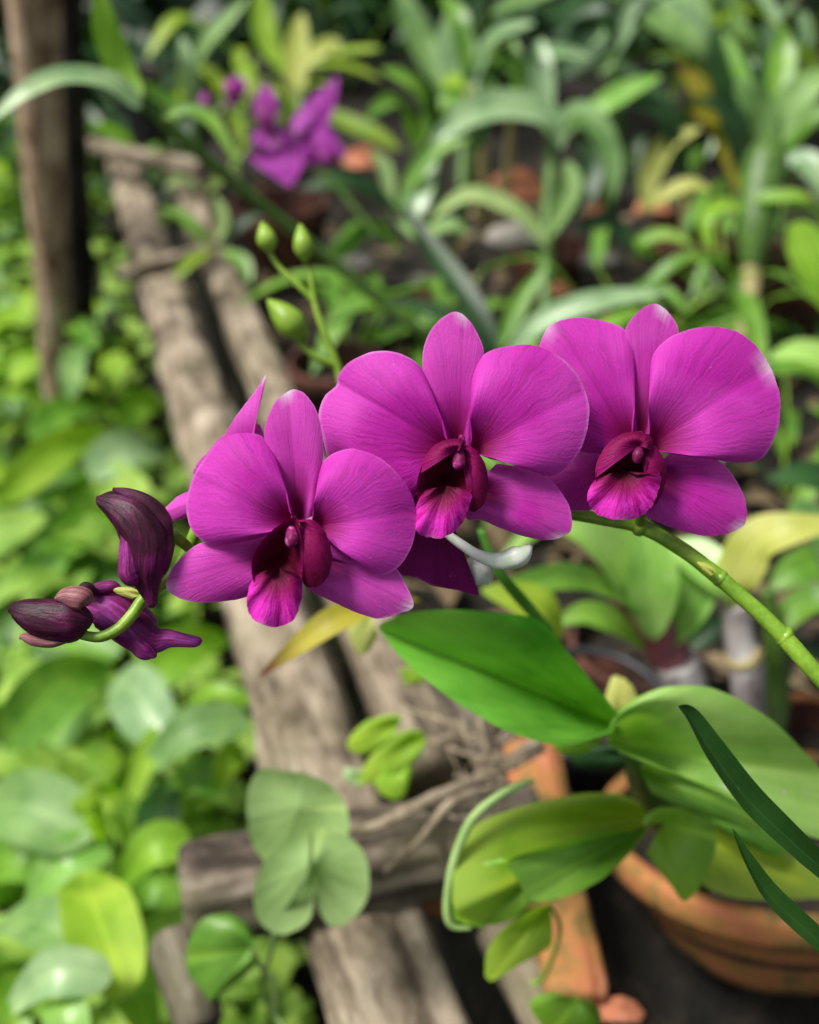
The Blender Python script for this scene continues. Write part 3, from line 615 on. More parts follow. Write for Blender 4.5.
# dark strap leaves close to the camera at right edge
near = thing('orchid_plant', P(930, 1060, 0.27), 'orchid with sharp dark pointed strap leaves entering at the right edge', 'orchid')
for pts, w, lb in (([(678, 706, .228), (690, 716, .230), (712, 752, .232), (748, 800, .236), (800, 850, .242), (900, 945, .26), (930, 1060, .27)], 0.0036, None),
               ([(732, 828, .236), (748, 862, .238), (772, 898, .242), (819, 942, .247), (880, 1000, .257), (930, 1060, .27)], 0.0027, None)):
    q = [P(*p) for p in pts]; mb = MB()
    ribbon(mb, q[::-1], w, 'lance', nrm=Vector((0.45, -0.5, 0.45)), fold=0.45, nl=40, nw=9)
    mb.build('leaf', 'leaf_dark', near)

# ------------------------------------------------------------------ bench
def log(name, pts, rad, mat, label, cat, flat=1.0, bump=0.25, n=22, rings=60, group=None, seed=0):
    mb = MB(); tube(mb, [Vector(p) - Vector(pts[0]) for p in pts], rad, n, rings=rings, flat=flat, bump=bump, seed=seed)
    o = mb.build(name, mat, origin=None); o.location = pts[0]
    return tag(o, label, cat, group)
def beam(name, p0, p1, w, h, mat, label, cat, group=None, seed=0, w1=None, ends=0.14):
    """a squared, worn timber from p0 to p1 (top centre line)"""
    p0 = Vector(p0); p1 = Vector(p1); T = (p1 - p0); ln = T.length; T.normalize()
    s = T.cross(Vector((0, 0, 1))).normalized(); u = s.cross(T)
    prof = []
    for (cx, cy) in ((-1, -1), (1, -1), (1, 0), (-1, 0)):
        pass
    K = 28; nl = 70; verts = []; uvs = []; faces = []
    for i in range(nl):
        t = i / (nl - 1); W = w * (1 - t) + (w1 or w) * t
        e = min(t, 1 - t) * ln
        sh = 1 - ends * max(0, 1 - e / 0.007) ** 2
        for k in range(K):
            a = 2 * math.pi * k / K
            c, sn = math.cos(a), math.sin(a)
            ex = 0.75
            x = abs(c) ** ex * (1 if c > 0 else -1) * W / 2 * sh; z = abs(sn) ** ex * (1 if sn > 0 else -1) * h / 2 * sh - h / 2
            nn = noise.noise(Vector((c * 1.5 + seed * 5, sn * 1.5, t * ln * 14))) * 0.10 * W + noise.noise(Vector((c * 6 + seed, sn * 6, t * ln * 12))) * 0.06 * W
            verts.append(T * (t * ln) + s * (x + nn * c) + u * (z + nn * sn)); uvs.append((k / K, t * ln + seed))
    for i in range(nl - 1):
        for k in range(K):
            l = (k + 1) % K; faces.append((i * K + k, i * K + l, (i + 1) * K + l, (i + 1) * K + k))
    faces.append(tuple(range(K - 1, -1, -1))); faces.append(tuple((nl - 1) * K + k for k in range(K)))
    mb = MB(); mb.add(verts, faces, uvs)
    o = mb.build(name, mat); o.location = p0
    return tag(o, label, cat, group)
BP = lambda x, y, z=0.0: G(x, y, z)
beam('timber_beam', BP(428, 1095), BP(120, 150), 0.061, 0.04, 'wood', 'long weathered grey beam running from the bottom edge up to the left', 'timber beam', seed=1, w1=0.044)
beam('timber_beam', BP(432, 745, -0.008), BP(180, 165, -0.008), 0.042, 0.045, 'wood', 'narrower weathered beam just right of the long one, ending by the dry roots', 'timber beam', seed=2, w1=0.038)
beam('timber_block', BP(178, 868, 0.032), BP(545, 800, 0.026), 0.046, 0.042, 'wood_dark', 'short rough log lying across the beams behind the sage leaves', 'timber', seed=3)
beam('timber_block', BP(170, 925, 0.012), BP(200, 1022, 0.0), 0.022, 0.035, 'wood_dark', 'small broken bark covered block below the end of the cross log', 'timber', seed=4)
beam('board', BP(498, 915, -0.02), BP(600, 1120, -0.02), 0.022, 0.014, 'wood', 'narrow pale board at the bottom between beam and pot', 'board', seed=5)
beam('board', BP(532, 735, 0.0), BP(578, 995, -0.01), 0.030, 0.012, 'terracotta', 'orange red strip standing between the timber and the lower leaves', 'board', seed=6)
beam('wooden_stick', BP(40, 128, 0.05), BP(200, 162, 0.04), 0.026, 0.02, 'wood', 'thin stick lying across the far end of the beams beside the post', 'stick', seed=7)
beam('wooden_stick', BP(120, 268, 0.012), BP(215, 243, 0.016), 0.022, 0.016, 'wood', 'short splintered stick lying across the middle of the long beam', 'stick', seed=8)
beam('timber_beam', BP(560, 830, -0.045), BP(330, 560, -0.05), 0.06, 0.04, 'wood_dark', 'dark damp beam low under the dry roots', 'timber beam', seed=9)
# posts
def vpost(pxt, pxb, H, zt, zb, r0, r1, mat, label, seed):
    t = Vector(((pxt - 409.5) / F * (H * math.cos(R(35)) + (0.45 - zt) * math.sin(R(35))), H, zt))
    b = Vector(((pxb - 409.5) / F * (H * math.cos(R(35)) + (0.45 - zb) * math.sin(R(35))), H, zb))
    return log('wooden_post', [b, b.lerp(t, .3), b.lerp(t, .7), t], [r1, r1 * 1.05, r0, r0], mat, label, 'post', bump=0.12, rings=60, seed=seed)
vpost(14, 66, 1.20, 0.5, -0.34, 0.026, 0.020, 'bamboo', 'brown wooden post leaning at the left edge', 1)
vpost(66, 84, 1.27, 0.33, -0.34, 0.016, 0.020, 'post_shade', 'thin black post added as the shaded right side of the brown post', 2)  # added black post stands in for the brown post's shaded side

# roots and twigs
def twig(name, pts, r, mat, label, cat='twig', group=None):
    q = [P(*p) for p in pts]
    o = log(name, q, [r * (1 - 0.5 * i / (len(q) - 1)) for i in range(len(q))], mat, label, cat, bump=0.35, n=8, rings=40, group=group, seed=random.random() * 9)
    return o
twig('dry_root', [(540, 740, .52), (490, 775, .50), (430, 800, .47), (370, 828, .465), (320, 830, .48)], .0042, 'twig', 'thickest dry root stretching left across the cross log to the sage leaf', 'root')
twig('dry_root', [(500, 790, .49), (455, 800, .47), (420, 840, .47), (385, 872, .49)], .0026, 'twig', 'forked dry root pointing down to the lower beam', 'root')
twig('dry_root', [(425, 802, .475), (440, 830, .47), (445, 865, .49), (452, 900, .50)], .0020, 'twig', 'short dry root hanging straight down between log and leaf', 'root')
twig('dry_root', [(460, 720, .55), (475, 760, .52), (505, 770, .50), (545, 750, .52)], .0018, 'twig', 'thin looping dry root nearest the orange strip', 'root')
# dry root tangle (uncountable fibres)
mb = MB()
for i in range(34):
    x = random.gauss(480, 22); y = random.gauss(762, 24); d = 0.535 - (y - 700) * 0.0004 - random.random() * 0.02
    a = random.random() * 6.28; l = random.uniform(15, 65)
    pts = [P(x + math.cos(a) * l * k / 3 + random.gauss(0, 4), y + math.sin(a) * l * k / 3 + random.gauss(0, 4), d + random.gauss(0, .004)) for k in range(4)]
    tube(mb, pts, [random.uniform(.0004, .0012)] * 4, 5, rings=8)
tag(mb.build('root_tangle', 'twig'), 'tangle of dry pale roots and fibres on the cross log', 'roots', kind='stuff')

# ------------------------------------------------------------------ vine with sage heart leaves
ZV = Z(230, 600, 2.415)
vine = thing('vine_plant', G(285, 1030, -0.02), 'climbing vine with two overlapping matt sage heart leaves over the cross log', 'vine')
for (c, o, d, kw) in (((165, 505), [(42, 530), (42, 460), (75, 410), (130, 412), (190, 420), (242, 450), (282, 500), (286, 560), (270, 610), (200, 650), (110, 650), (58, 600)], 0.445, dict(bulge=-0.003, off0=0.002, wave=0.0012, wf=3)),
                      ((196, 640), [(203, 715), (190, 775), (132, 808), (82, 790), (57, 735), (66, 665), (110, 600), (190, 548), (255, 560), (308, 590), (336, 650), (331, 720), (292, 775), (242, 786), (212, 745)], 0.430, dict(bulge=-0.003, off0=0.004, tip=-0.004, wave=0.0012, wf=3))):
    mb = MB(); fan(mb, ZV([c])[0], ZV(o), d, closed=True, seed=c[0], nr=12, **kw); mb.build('leaf', 'leaf_sage', vine)
mb = MB(); tube(mb, [P(*ZV([(196, 560)])[0], .424), P(*ZV([(192, 640)])[0], .4245), P(*ZV([(165, 700)])[0], .426), P(*ZV([(120, 770)])[0], .438), P(*ZV([(95, 860)])[0], .46), P(262, 990, .50), G(285, 1030, -0.02)], [.0006, .0012, .0011, .0012, .0012, .0012, .0012], 8, rings=40); mb.build('stem', 'leaf_sage', vine)
v2 = thing('vine_plant', G(275, 1010, -0.02), 'small vine shoot with a single green leaf hanging below the cross log end', 'vine')
mb = MB(); fan(mb, (250, 950), [(254, 935), (243, 920), (222, 914), (200, 922), (188, 945), (188, 975), (200, 1012), (220, 995), (242, 978), (256, 965)], 0.47, bulge=0.005, tip=-0.004, fold=-0.003, seed=4); mb.build('leaf', 'leaf_mid', v2)
mb = MB(); tube(mb, [P(250, 950, .47), P(262, 968, .475), P(274, 985, .48), G(275, 1010, -0.02)], [.0016, .0014, .0014, .0012], 8); mb.build('stem', 'leaf_sage', v2)

# small bright sprout on the bench and yellow leaf
spr = thing('seedling', G(395, 800, 0.0), 'small lime green sprout growing on the beam below the blooms', 'seedling')
for b, o, m_ in (((400, 722), [(402, 715), (388, 715), (365, 722), (348, 740), (352, 752), (372, 752), (392, 738)], 'weed_lime'),
                 ((424, 735), [(420, 730), (400, 732), (378, 748), (358, 775), (362, 784), (385, 780), (410, 766), (426, 745)], 'weed_lime'),
                 ((400, 760), [(382, 765), (375, 785), (388, 798), (404, 796), (412, 770)], 'leaf_bright'),
                 ((365, 780), [(360, 770), (345, 768), (345, 780), (358, 788)], 'leaf_pale')):
    mb = MB(); fan(mb, b, o, 0.49, bulge=0.004, tip=0.004, seed=b[0], nr=8, na=30); mb.build('leaf', m_, spr)
mb = MB(); tube(mb, [P(424, 735, .49), P(405, 760, .50), P(395, 800, .53)], [.0012, .0012, .0014], 8); mb.build('stem', 'stem', spr)
yl = thing('fallen_leaf', P(395, 600, 0.40), 'drooping yellow leaf with brown tip below the left bloom', 'leaf')
mb = MB(); ribbon(mb, [P(420, 600, .44), P(385, 600, .42), P(340, 618, .40), (P(300, 645, .40)), P(258, 678, .41)], 0.0058, 'lance', fold=0.3, nl=24); mb.build('blade', 'leaf_yellow', yl)
mb = MB(); fan(mb, (372, 610), [(385, 600), (362, 608), (348, 620), (352, 645), (365, 655), (378, 635)], 0.43, bulge=0.003, nr=8, na=26); mb.build('leaf', 'leaf_cream', yl)
sd = thing('seedling', G(408, 690, 0.0), 'tiny single lime leaf right of the narrower beam', 'seedling')
mb = MB(); fan(mb, (402, 678), [(400, 668), (412, 668), (424, 676), (420, 684), (404, 684)], .52, bulge=.002, nr=6, na=20); mb.build('leaf', 'weed_lime', sd)

# ------------------------------------------------------------------ middle distance orchids in pots (right)
def cane(parent, pts, rad, mat, lb=None, **k):
    mb = MB(); tube(mb, [P(*p) for p in pts], rad, 14, rings=k.pop('rings', 40), **k)
    o = mb.build('cane', mat, parent)
    if lb: o['label'] = lb
    return o
def rleaf(parent, pts, wpx, mat, prof='lance', name='leaf', **k):
    q = [P(*p) for p in pts]; d = axial(q[len(q) // 2])
    mb = MB(); ribbon(mb, q, wpx * d / F, prof, **k); return mb.build(name, mat, parent)

pot(G(636, 642, -0.025), 0.044, 0.05, 'terracotta_dark', 'dark terracotta pot with dark inside behind the big glossy leaf')
mo = thing('orchid_plant', P(650, 660, .62), 'orchid with broad light sheaths and maroon banded cane below the right bloom', 'orchid')
cane(mo, [(640, 590, .56), (655, 625, .57), (672, 660, .585), (690, 700, .60)], [.010, .011, .012, .010], 'cane_maroon', 'maroon and grey banded cane')
cane(mo, [(676, 662, .578), (684, 685, .585), (690, 715, .60)], [.0128, .0128, .011], 'cane')
rleaf(mo, [(652, 640, .56), (640, 600, .55), (615, 560, .54), (580, 530, .53), (540, 520, .53)], 26, 'leaf_light', fold=.35)
rleaf(mo, [(655, 640, .555), (652, 600, .545), (650, 560, .54), (640, 520, .54)], 26, 'leaf_light', fold=.35)
rleaf(mo, [(648, 612, .55), (610, 592, .535), (570, 580, .52), (520, 588, .51), (490, 600, .51)], 16, 'leaf_mid', fold=.5)
rleaf(mo, [(560, 640, .50), (545, 615, .49), (520, 600, .49), (480, 590, .49)], 22, 'leaf_olive')
rleaf(mo, [(668, 650, .57), (690, 610, .56), (700, 570, .56), (690, 540, .57)], 20, 'leaf_light', fold=.35)
rleaf(mo, [(645, 650, .57), (615, 625, .56), (585, 615, .56), (555, 625, .56)], 15, 'leaf_mid', fold=.4)
rleaf(mo, [(672, 665, .60), (700, 640, .60), (725, 625, .60), (735, 640, .60)], 12, 'leaf_deep', fold=.4)
m2 = thing('orchid_plant', P(750, 740, .60), 'orchid with white papery cane and cream yellow leaf right of the maroon cane', 'orchid')
cane(m2, [(735, 605, .56), (740, 640, .565), (747, 672, .57), (750, 720, .585)], [.0075, .0085, .0095, .0085], 'cane', 'white papery cane', bump=0.08)
mb = MB(); tube(mb, [P(741, 652, .563), P(744, 657, .566), P(745, 662, .567)], [.0090, .0100, .0090], 14, rings=8); mb.build('cane_node', 'cane_tan', m2)
cane(m2, [(775, 735, .62), (778, 690, .62), (774, 640, .61), (768, 590, .60)], [.006, .007, .006, .004], 'stem_dark')
rleaf(m2, [(774, 640, .61), (795, 610, .61), (825, 600, .60), (850, 615, .60)], 17, 'leaf_mid', fold=.3)
rleaf(m2, [(772, 655, .62), (800, 650, .62), (830, 660, .62)], 13, 'leaf_deep', fold=.3)
rleaf(m2, [(738, 610, .56), (735, 585, .55), (755, 545, .54), (790, 530, .53), (850, 522, .53)], 25, 'leaf_cream', fold=.2)
rleaf(m2, [(735, 600, .555), (715, 575, .55), (690, 555, .56), (660, 550, .57)], 22, 'leaf_light', fold=.3)
pot(G(835, 755, -0.01), 0.050, 0.065, 'terracotta_mid', 'orange terracotta pot behind the broad light green leaf', tilt=(0, 6))
m3 = thing('orchid_plant', G(850, 560, 0.0), 'orchid with dark and mid green leaves entering at the right edge below the right bloom', 'orchid')
for pts, w, m_ in (([(900, 560, .70), (850, 500, .68), (810, 478, .67), (765, 480, .67)], 20, 'leaf_deep'), ([(900, 570, .66), (850, 560, .65), (800, 570, .64), (770, 590, .64)], 22, 'leaf_mid'),
                   ([(900, 470, .85), (850, 400, .83), (810, 368, .82), (765, 372, .82)], 18, 'leaf_mid'), ([(900, 430, .80), (840, 370, .80), (800, 352, .80), (768, 360, .80)], 15, 'leaf_light'),
                   ([(900, 640, .66), (850, 600, .64), (815, 520, .64), (790, 505, .64)], 16, 'leaf_blue')):
    rleaf(m3, pts, w, m_, fold=.3)
m4 = thing('orchid_plant', G(850, 330, 0.0), 'orchid with one bright lime leaf at the right edge above the right bloom', 'orchid')
rleaf(m4, [(845, 330, .86), (825, 290, .84), (800, 240, .84), (788, 225, .84)], 22, 'leaf_bright', fold=.3)
rleaf(m4, [(850, 330, .86), (840, 270, .84), (835, 200, .84)], 20, 'leaf_mid', fold=.3)
# cane with straw base
m5 = thing('orchid_plant', G(748, 350, 0.0), 'tall orchid with straw coloured cane base and blue green leaf fan at far right', 'orchid')
cane(m5, [(742, 352, 1.04), (750, 300, 1.05), (752, 262, 1.05)], [.008, .009, .009], 'cane_tan', 'straw coloured lower cane')
cane(m5, [(752, 265, 1.05), (756, 225, 1.05), (765, 165, 1.06), (772, 135, 1.06)], [.012, .020, .022, .010], 'stem_dark')
for pts, w, m_ in (([(770, 160, 1.06), (762, 120, 1.05), (748, 95, 1.04), (738, 78, 1.04)], 19, 'leaf_blue'),
                   ([(775, 150, 1.06), (788, 115, 1.05), (808, 88, 1.04), (835, 70, 1.04)], 19, 'leaf_blue'),
                   ([(768, 140, 1.07), (778, 90, 1.07), (782, 50, 1.08), (780, 24, 1.08)], 14, 'leaf_mid'),
                   ([(748, 200, 1.04), (765, 198, 1.03), (795, 196, 1.02), (812, 200, 1.02)], 8, 'leaf_bright'),
                   ([(755, 215, 1.05), (725, 205, 1.04), (705, 220, 1.03), (712, 255, 1.03)], 10, 'leaf_bright'),
                   ([(775, 170, 1.06), (800, 160, 1.05), (819, 180, 1.04), (835, 220, 1.04)], 14, 'leaf_pale')):
    rleaf(m5, pts, w, m_, fold=.3)
m6 = thing('orchid_plant', G(735, 262, 0.0), 'orchid with a broad dark upright leaf and yellow spotted leaves', 'orchid')
for pts, w, m_ in (([(748, 190, 1.30), (745, 130, 1.28), (730, 75, 1.27), (712, 28, 1.27)], 27, 'leaf_deep'),
                   ([(752, 150, 1.27), (748, 100, 1.26), (735, 60, 1.26), (722, 30, 1.26)], 8, 'leaf_light'),
                   ([(740, 200, 1.30), (715, 120, 1.28), (695, 85, 1.27), (676, 62, 1.27)], 13, 'leaf_yellow'),
                   ([(735, 130, 1.30), (712, 118, 1.28), (690, 115, 1.27)], 12, 'leaf_yellow')):
    rleaf(m6, pts, w, m_, fold=.3)
m7 = thing('orchid_plant', G(650, 240, 0.0), 'orchid with arching yellow green leaves left of the broad dark leaf', 'orchid')
for pts, w, m_ in (([(645, 215, 1.22), (650, 175, 1.22), (668, 145, 1.21), (702, 128, 1.20)], 13, 'leaf_cream'),
                   ([(642, 212, 1.22), (665, 195, 1.21), (690, 185, 1.20), (712, 190, 1.20)], 9, 'leaf_cream'),
                   ([(660, 260, 1.15), (640, 245, 1.14), (665, 235, 1.13), (690, 245, 1.12)], 8, 'leaf_bright'),
                   ([(645, 260, 1.15), (620, 232, 1.15), (600, 222, 1.14), (575, 235, 1.14)], 12, 'leaf_deep')):
    rleaf(m7, pts, w, m_, fold=.3)
# central tall orchid
m8 = thing('orchid_plant', G(545, 300, 0.0), 'tall orchid in the centre top with a long pale arching leaf', 'orchid')
cane(m8, [(545, 310, 1.12), (546, 240, 1.15), (550, 180, 1.18), (552, 130, 1.20)], [.008, .009, .008, .006], 'stem_dark')
for pts, w, m_ in (([(562, 150, 1.18), (550, 118, 1.17), (500, 108, 1.16), (460, 122, 1.15), (428, 152, 1.15)], 20, 'leaf_pale'),
                   ([(436, 145, 1.15), (425, 175, 1.15), (415, 205, 1.14), (408, 235, 1.14)], 14, 'leaf_pale'),
                   ([(548, 135, 1.20), (542, 100, 1.20), (540, 65, 1.20), (541, 38, 1.21)], 14, 'leaf_pale'),
                   ([(545, 130, 1.21), (528, 100, 1.21), (520, 70, 1.21), (512, 40, 1.22)], 12, 'leaf_mid'),
                   ([(550, 140, 1.18), (575, 110, 1.17), (598, 130, 1.16), (612, 165, 1.16), (612, 205, 1.16)], 14, 'leaf_blue'),
                   ([(560, 140, 1.19), (600, 108, 1.18), (630, 90, 1.18), (662, 76, 1.18)], 13, 'leaf_light'),
                   ([(550, 230, 1.14), (575, 205, 1.13), (590, 170, 1.13), (578, 140, 1.13)], 15, 'leaf_deep'),
                   ([(548, 240, 1.14), (570, 190, 1.12), (566, 160, 1.12)], 11, 'leaf_blue'),
                   ([(548, 250, 1.13), (520, 215, 1.12), (470, 195, 1.11), (430, 220, 1.11)], 11, 'leaf_sage')):
    rleaf(m8, pts, w, m_, fold=.3)
# top plants
def simple_plant(name, label, cat, base, leaves, zoff=None, canes=()):
    t = thing(name, base, label, cat)
    for pts, w, m_ in leaves: rleaf(t, pts, w, m_, fold=.3)
    for pts, rad, m_ in canes: cane(t, pts, rad, m_)
    return t
simple_plant('orchid_plant', 'orchid with one long pale leaf rising behind the central orchid', 'orchid', G(462, 200, 0.0), [
    ([(470, 110, 1.55), (462, 75, 1.55), (455, 40, 1.55), (452, 5, 1.56)], 20, 'leaf_pale'), ([(500, 120, 1.55), (498, 95, 1.55), (490, 70, 1.55), (478, 55, 1.55)], 13, 'leaf_blue'),
    ([(468, 110, 1.54), (463, 92, 1.54), (452, 82, 1.54), (440, 85, 1.54)], 10, 'weed_lime'), ([(470, 140, 1.56), (430, 60, 1.6), (410, 20, 1.6), (395, -20, 1.6)], 16, 'leaf_blue')], canes=[([(462, 190, 1.5), (465, 140, 1.53), (470, 100, 1.55)], [.008, .009, .006], 'stem_dark')])
simple_plant('broadleaf_plant', 'tall plant with big grey green drooping leaves at the top right of centre', 'plant', G(620, 130, 0.0), [
    ([(610, -30, 1.7), (650, -5, 1.66), (680, 25, 1.64), (705, 60, 1.63)], 33, 'leaf_blue'), ([(640, -40, 1.7), (690, -10, 1.66), (720, 10, 1.66), (750, 40, 1.66)], 20, 'leaf_blue'),
    ([(610, -20, 1.7), (600, 20, 1.66), (585, 50, 1.64), (560, 80, 1.63)], 24, 'leaf_deep'), ([(620, -30, 1.7), (625, 10, 1.66), (615, 45, 1.64), (600, 75, 1.63)], 18, 'leaf_blue'),
    ([(590, -20, 1.8), (575, 10, 1.76), (560, 30, 1.74), (540, 50, 1.73)], 18, 'leaf_deep'), ([(600, -20, 1.7), (560, -14, 1.66), (520, 0, 1.64), (490, 15, 1.63)], 13, 'leaf_blue')], canes=[([(615, 110, 1.72), (612, 40, 1.76), (612, -40, 1.8)], [.010, .009, .006], 'stem_dark')])
simple_plant('orchid_plant', 'orchid with pale branching leaves above the distant violet flowers', 'orchid', G(200, 170, 0.0), [
    ([(196, 130, 1.4), (190, 90, 1.38), (186, 60, 1.36), (180, 35, 1.36)], 10, 'leaf_pale'), ([(192, 75, 1.38), (205, 45, 1.37), (225, 22, 1.36), (250, -5, 1.36)], 9, 'leaf_blue'),
    ([(215, 120, 1.4), (165, 100, 1.38), (140, 80, 1.36)], 9, 'leaf_mid')], canes=[([(200, 175, 1.42), (197, 140, 1.41), (192, 90, 1.38)], [.007, .006, .004], 'stem_dark')])
simple_plant('orchid_plant', 'orchid with an upright cream yellow leaf right of the violet flowers', 'orchid', G(300, 160, 0.0), [
    ([(300, 110, 1.5), (296, 75, 1.5), (298, 40, 1.5), (302, 12, 1.5)], 13, 'leaf_cream'), ([(302, 70, 1.49), (315, 55, 1.49), (332, 45, 1.5), (340, 60, 1.5)], 10, 'leaf_cream'),
    ([(300, 90, 1.52), (270, 50, 1.52), (262, 10, 1.52), (262, -15, 1.52)], 12, 'weed_lime'), ([(300, 100, 1.5), (340, 120, 1.49), (375, 135, 1.48), (400, 150, 1.48)], 11, 'leaf_olive')], canes=[([(300, 165, 1.45), (300, 130, 1.48), (300, 90, 1.5)], [.008, .007, .005], 'stem_dark')])
simple_plant('trailing_plant', 'trailing plant with thin stems lying over the far part of the beams', 'plant', G(215, 250, 0.01), [
    ([(215, 250, 1.15), (200, 235, 1.14), (180, 215, 1.14), (160, 210, 1.14)], 7, 'leaf_mid'), ([(215, 245, 1.15), (222, 220, 1.14), (215, 195, 1.14)], 7, 'leaf_sage'),
    ([(212, 250, 1.14), (190, 262, 1.12), (175, 280, 1.11)], 7, 'leaf_olive'), ([(220, 250, 1.14), (242, 262, 1.12), (250, 285, 1.11)], 8, 'leaf_mid'),
    ([(220, 245, 1.15), (240, 225, 1.15), (262, 215, 1.15)], 7, 'leaf_deep'), ([(200, 190, 1.25), (180, 180, 1.24), (165, 188, 1.24)], 7, 'leaf_sage'), ([(205, 195, 1.25), (222, 178, 1.25), (240, 175, 1.25)], 7, 'leaf_olive')],
    canes=[([(215, 255, 1.14), (210, 220, 1.17), (203, 192, 1.24), (190, 165, 1.3)], [.003, .003, .0025, .002], 'twig_brown')])
# near-ish orchid at top left: bright vertical leaf, arched pale leaf and long dark diagonal stem
t9 = thing('orchid_plant', P(520, 360, .80), 'orchid with long dark slanting stem and an arched pale leaf crossing the brown post', 'orchid')
rleaf(t9, [(135, 105, .66), (120, 70, .66), (106, 30, .65), (98, -15, .64)], 15, 'leaf_bright', prof='strap')
rleaf(t9, [(140, 108, .66), (110, 82, .65), (65, 76, .64), (25, 92, .63), (-15, 125, .63)], 12, 'leaf_pale', prof='strap')
cane(t9, [(120, 80, .66), (190, 145, .70), (250, 195, .73), (330, 260, .77), (420, 330, .80), (480, 350, .82)], [.0035, .0042, .0045, .0045, .0045, .0045], 'stem_dark')
rleaf(t9, [(160, 120, .68), (190, 110, .68), (215, 125, .68), (240, 170, .68)], 8, 'leaf_mid')
t10 = thing('orchid_plant', G(500, 360, 0.0), 'orchid with dark leaf slanting behind the middle bloom and pale leaf behind the right bloom', 'orchid')
for pts, w, m_ in (([(500, 350, .85), (475, 310, .86), (440, 260, .88), (402, 205, .90)], 13, 'leaf_deep'), ([(500, 350, .80), (510, 325, .80), (525, 295, .80), (548, 262, .80)], 10, 'leaf_mid'),
                   ([(505, 360, .74), (540, 325, .73), (600, 302, .72), (670, 292, .72)], 15, 'leaf_pale'), ([(500, 360, .84), (470, 330, .84), (430, 310, .84), (380, 300, .84)], 10, 'leaf_deep')):
    rleaf(t10, pts, w, m_, fold=.35)
simple_plant('orchid_plant', 'low orchid with mid green leaves right of the distant violet flowers', 'orchid', G(380, 230, 0.0), [
    ([(400, 215, 1.15), (370, 190, 1.12), (335, 182, 1.10), (300, 190, 1.10)], 12, 'leaf_deep'), ([(395, 215, 1.15), (415, 175, 1.14), (440, 150, 1.13), (470, 140, 1.12)], 10, 'leaf_mid'),
    ([(390, 220, 1.15), (360, 235, 1.12), (338, 255, 1.10), (330, 275, 1.1)], 11, 'leaf_mid'), ([(395, 220, 1.15), (420, 235, 1.12), (450, 225, 1.10), (470, 235, 1.1)], 9, 'leaf_blue'), ([(392, 215, 1.15), (385, 170, 1.15), (370, 150, 1.15)], 8, 'leaf_sage')])
for i, (px, py, h_, m_, lb) in enumerate(((495, 250, .22, 'cane_tan', 'upright straw coloured cane plant left of the central tall orchid'), (610, 230, .26, 'stem_dark', 'upright dark cane plant right of the central tall orchid'), (690, 285, .18, 'cane_tan', 'short straw coloured cane plant just left of the tall cane above the right bloom'), (440, 260, .16, 'stem_dark', 'small upright dark cane plant above the middle bloom'))):
    b = G(px, py, -0.06); t = thing('orchid_plant', b, lb, 'orchid'); rq = random.Random(i + 60)
    for k in range(3):
        dx = rq.uniform(-.03, .03); tp = b + Vector((dx * 2, rq.uniform(-.02, .04), h_ * rq.uniform(.7, 1.1))); bb = b + Vector((dx * .5, 0, 0))
        mb = MB(); tube(mb, [bb, bb.lerp(tp, .5) + Vector((dx * .3, 0, 0)), tp], [.005, .0065, .004], 8); mb.build('cane', m_, t)
        for q in range(2):
            a = rq.random() * 6.28; l = rq.uniform(.07, .13); mb = MB()
            ribbon(mb, [tp - Vector((0, 0, .01 * q)), tp + Vector((math.cos(a) * l * .35, math.sin(a) * l * .35, l * .6)), tp + Vector((math.cos(a) * l * .9, math.sin(a) * l * .9, l * rq.uniform(.4, 1.0)))], .013, 'lance', fold=.35)
            mb.build('leaf', rq.choice(['leaf_mid', 'leaf_pale', 'leaf_deep', 'leaf_blue']), t)
log('wooden_stick', [P(765, 80, 1.7), P(780, 45, 1.68), P(795, 10, 1.66), P(812, -40, 1.62)], [.007, .008, .008, .009], 'twig_brown', 'bare brown stick rising at the top right corner', 'stick', bump=.2, n=10)

# green bud sprig
bs = thing('orchid_flower_spray', P(345, 375, .385), 'small green sprig with three plump green buds left of the middle bloom', 'orchid')
mb = MB()
tube(mb, [P(350, 420, .385), P(338, 368, .382), (P(325, 335, .38)), P(314, 300, .38), P(310, 265, .38)], [.0017, .0016, .0014, .0012, .0009], 10, rings=40)
tube(mb, [P(335, 365, .382), P(318, 358, .38), P(302, 345, .38), P(296, 332, .38)], [.0015, .0014, .0013, .0010], 10)
tube(mb, [P(316, 302, .38), P(298, 285, .38), P(280, 268, .38), P(268, 250, .38)], [.0013, .0012, .0010, .0009], 10)
mb.build('stem', 'bud_green', bs)
for a, b, r in (((300, 224), (306, 262), .0036), ((262, 222), (270, 252), .0036), ((268, 300), (306, 338), .0053)):
    mb = MB(); m1 = ((a[0] * 2 + b[0]) / 3, (a[1] * 2 + b[1]) / 3); m2_ = ((a[0] + b[0] * 2) / 3, (a[1] + b[1] * 2) / 3)
    tube(mb, [P(*a, .378), P(*m1, .377), P(*m2_, .377), P(*b, .379)], [r * .12, r * .8, r, r * .3], 14, rings=20); mb.build('bud', 'bud_green', bs)

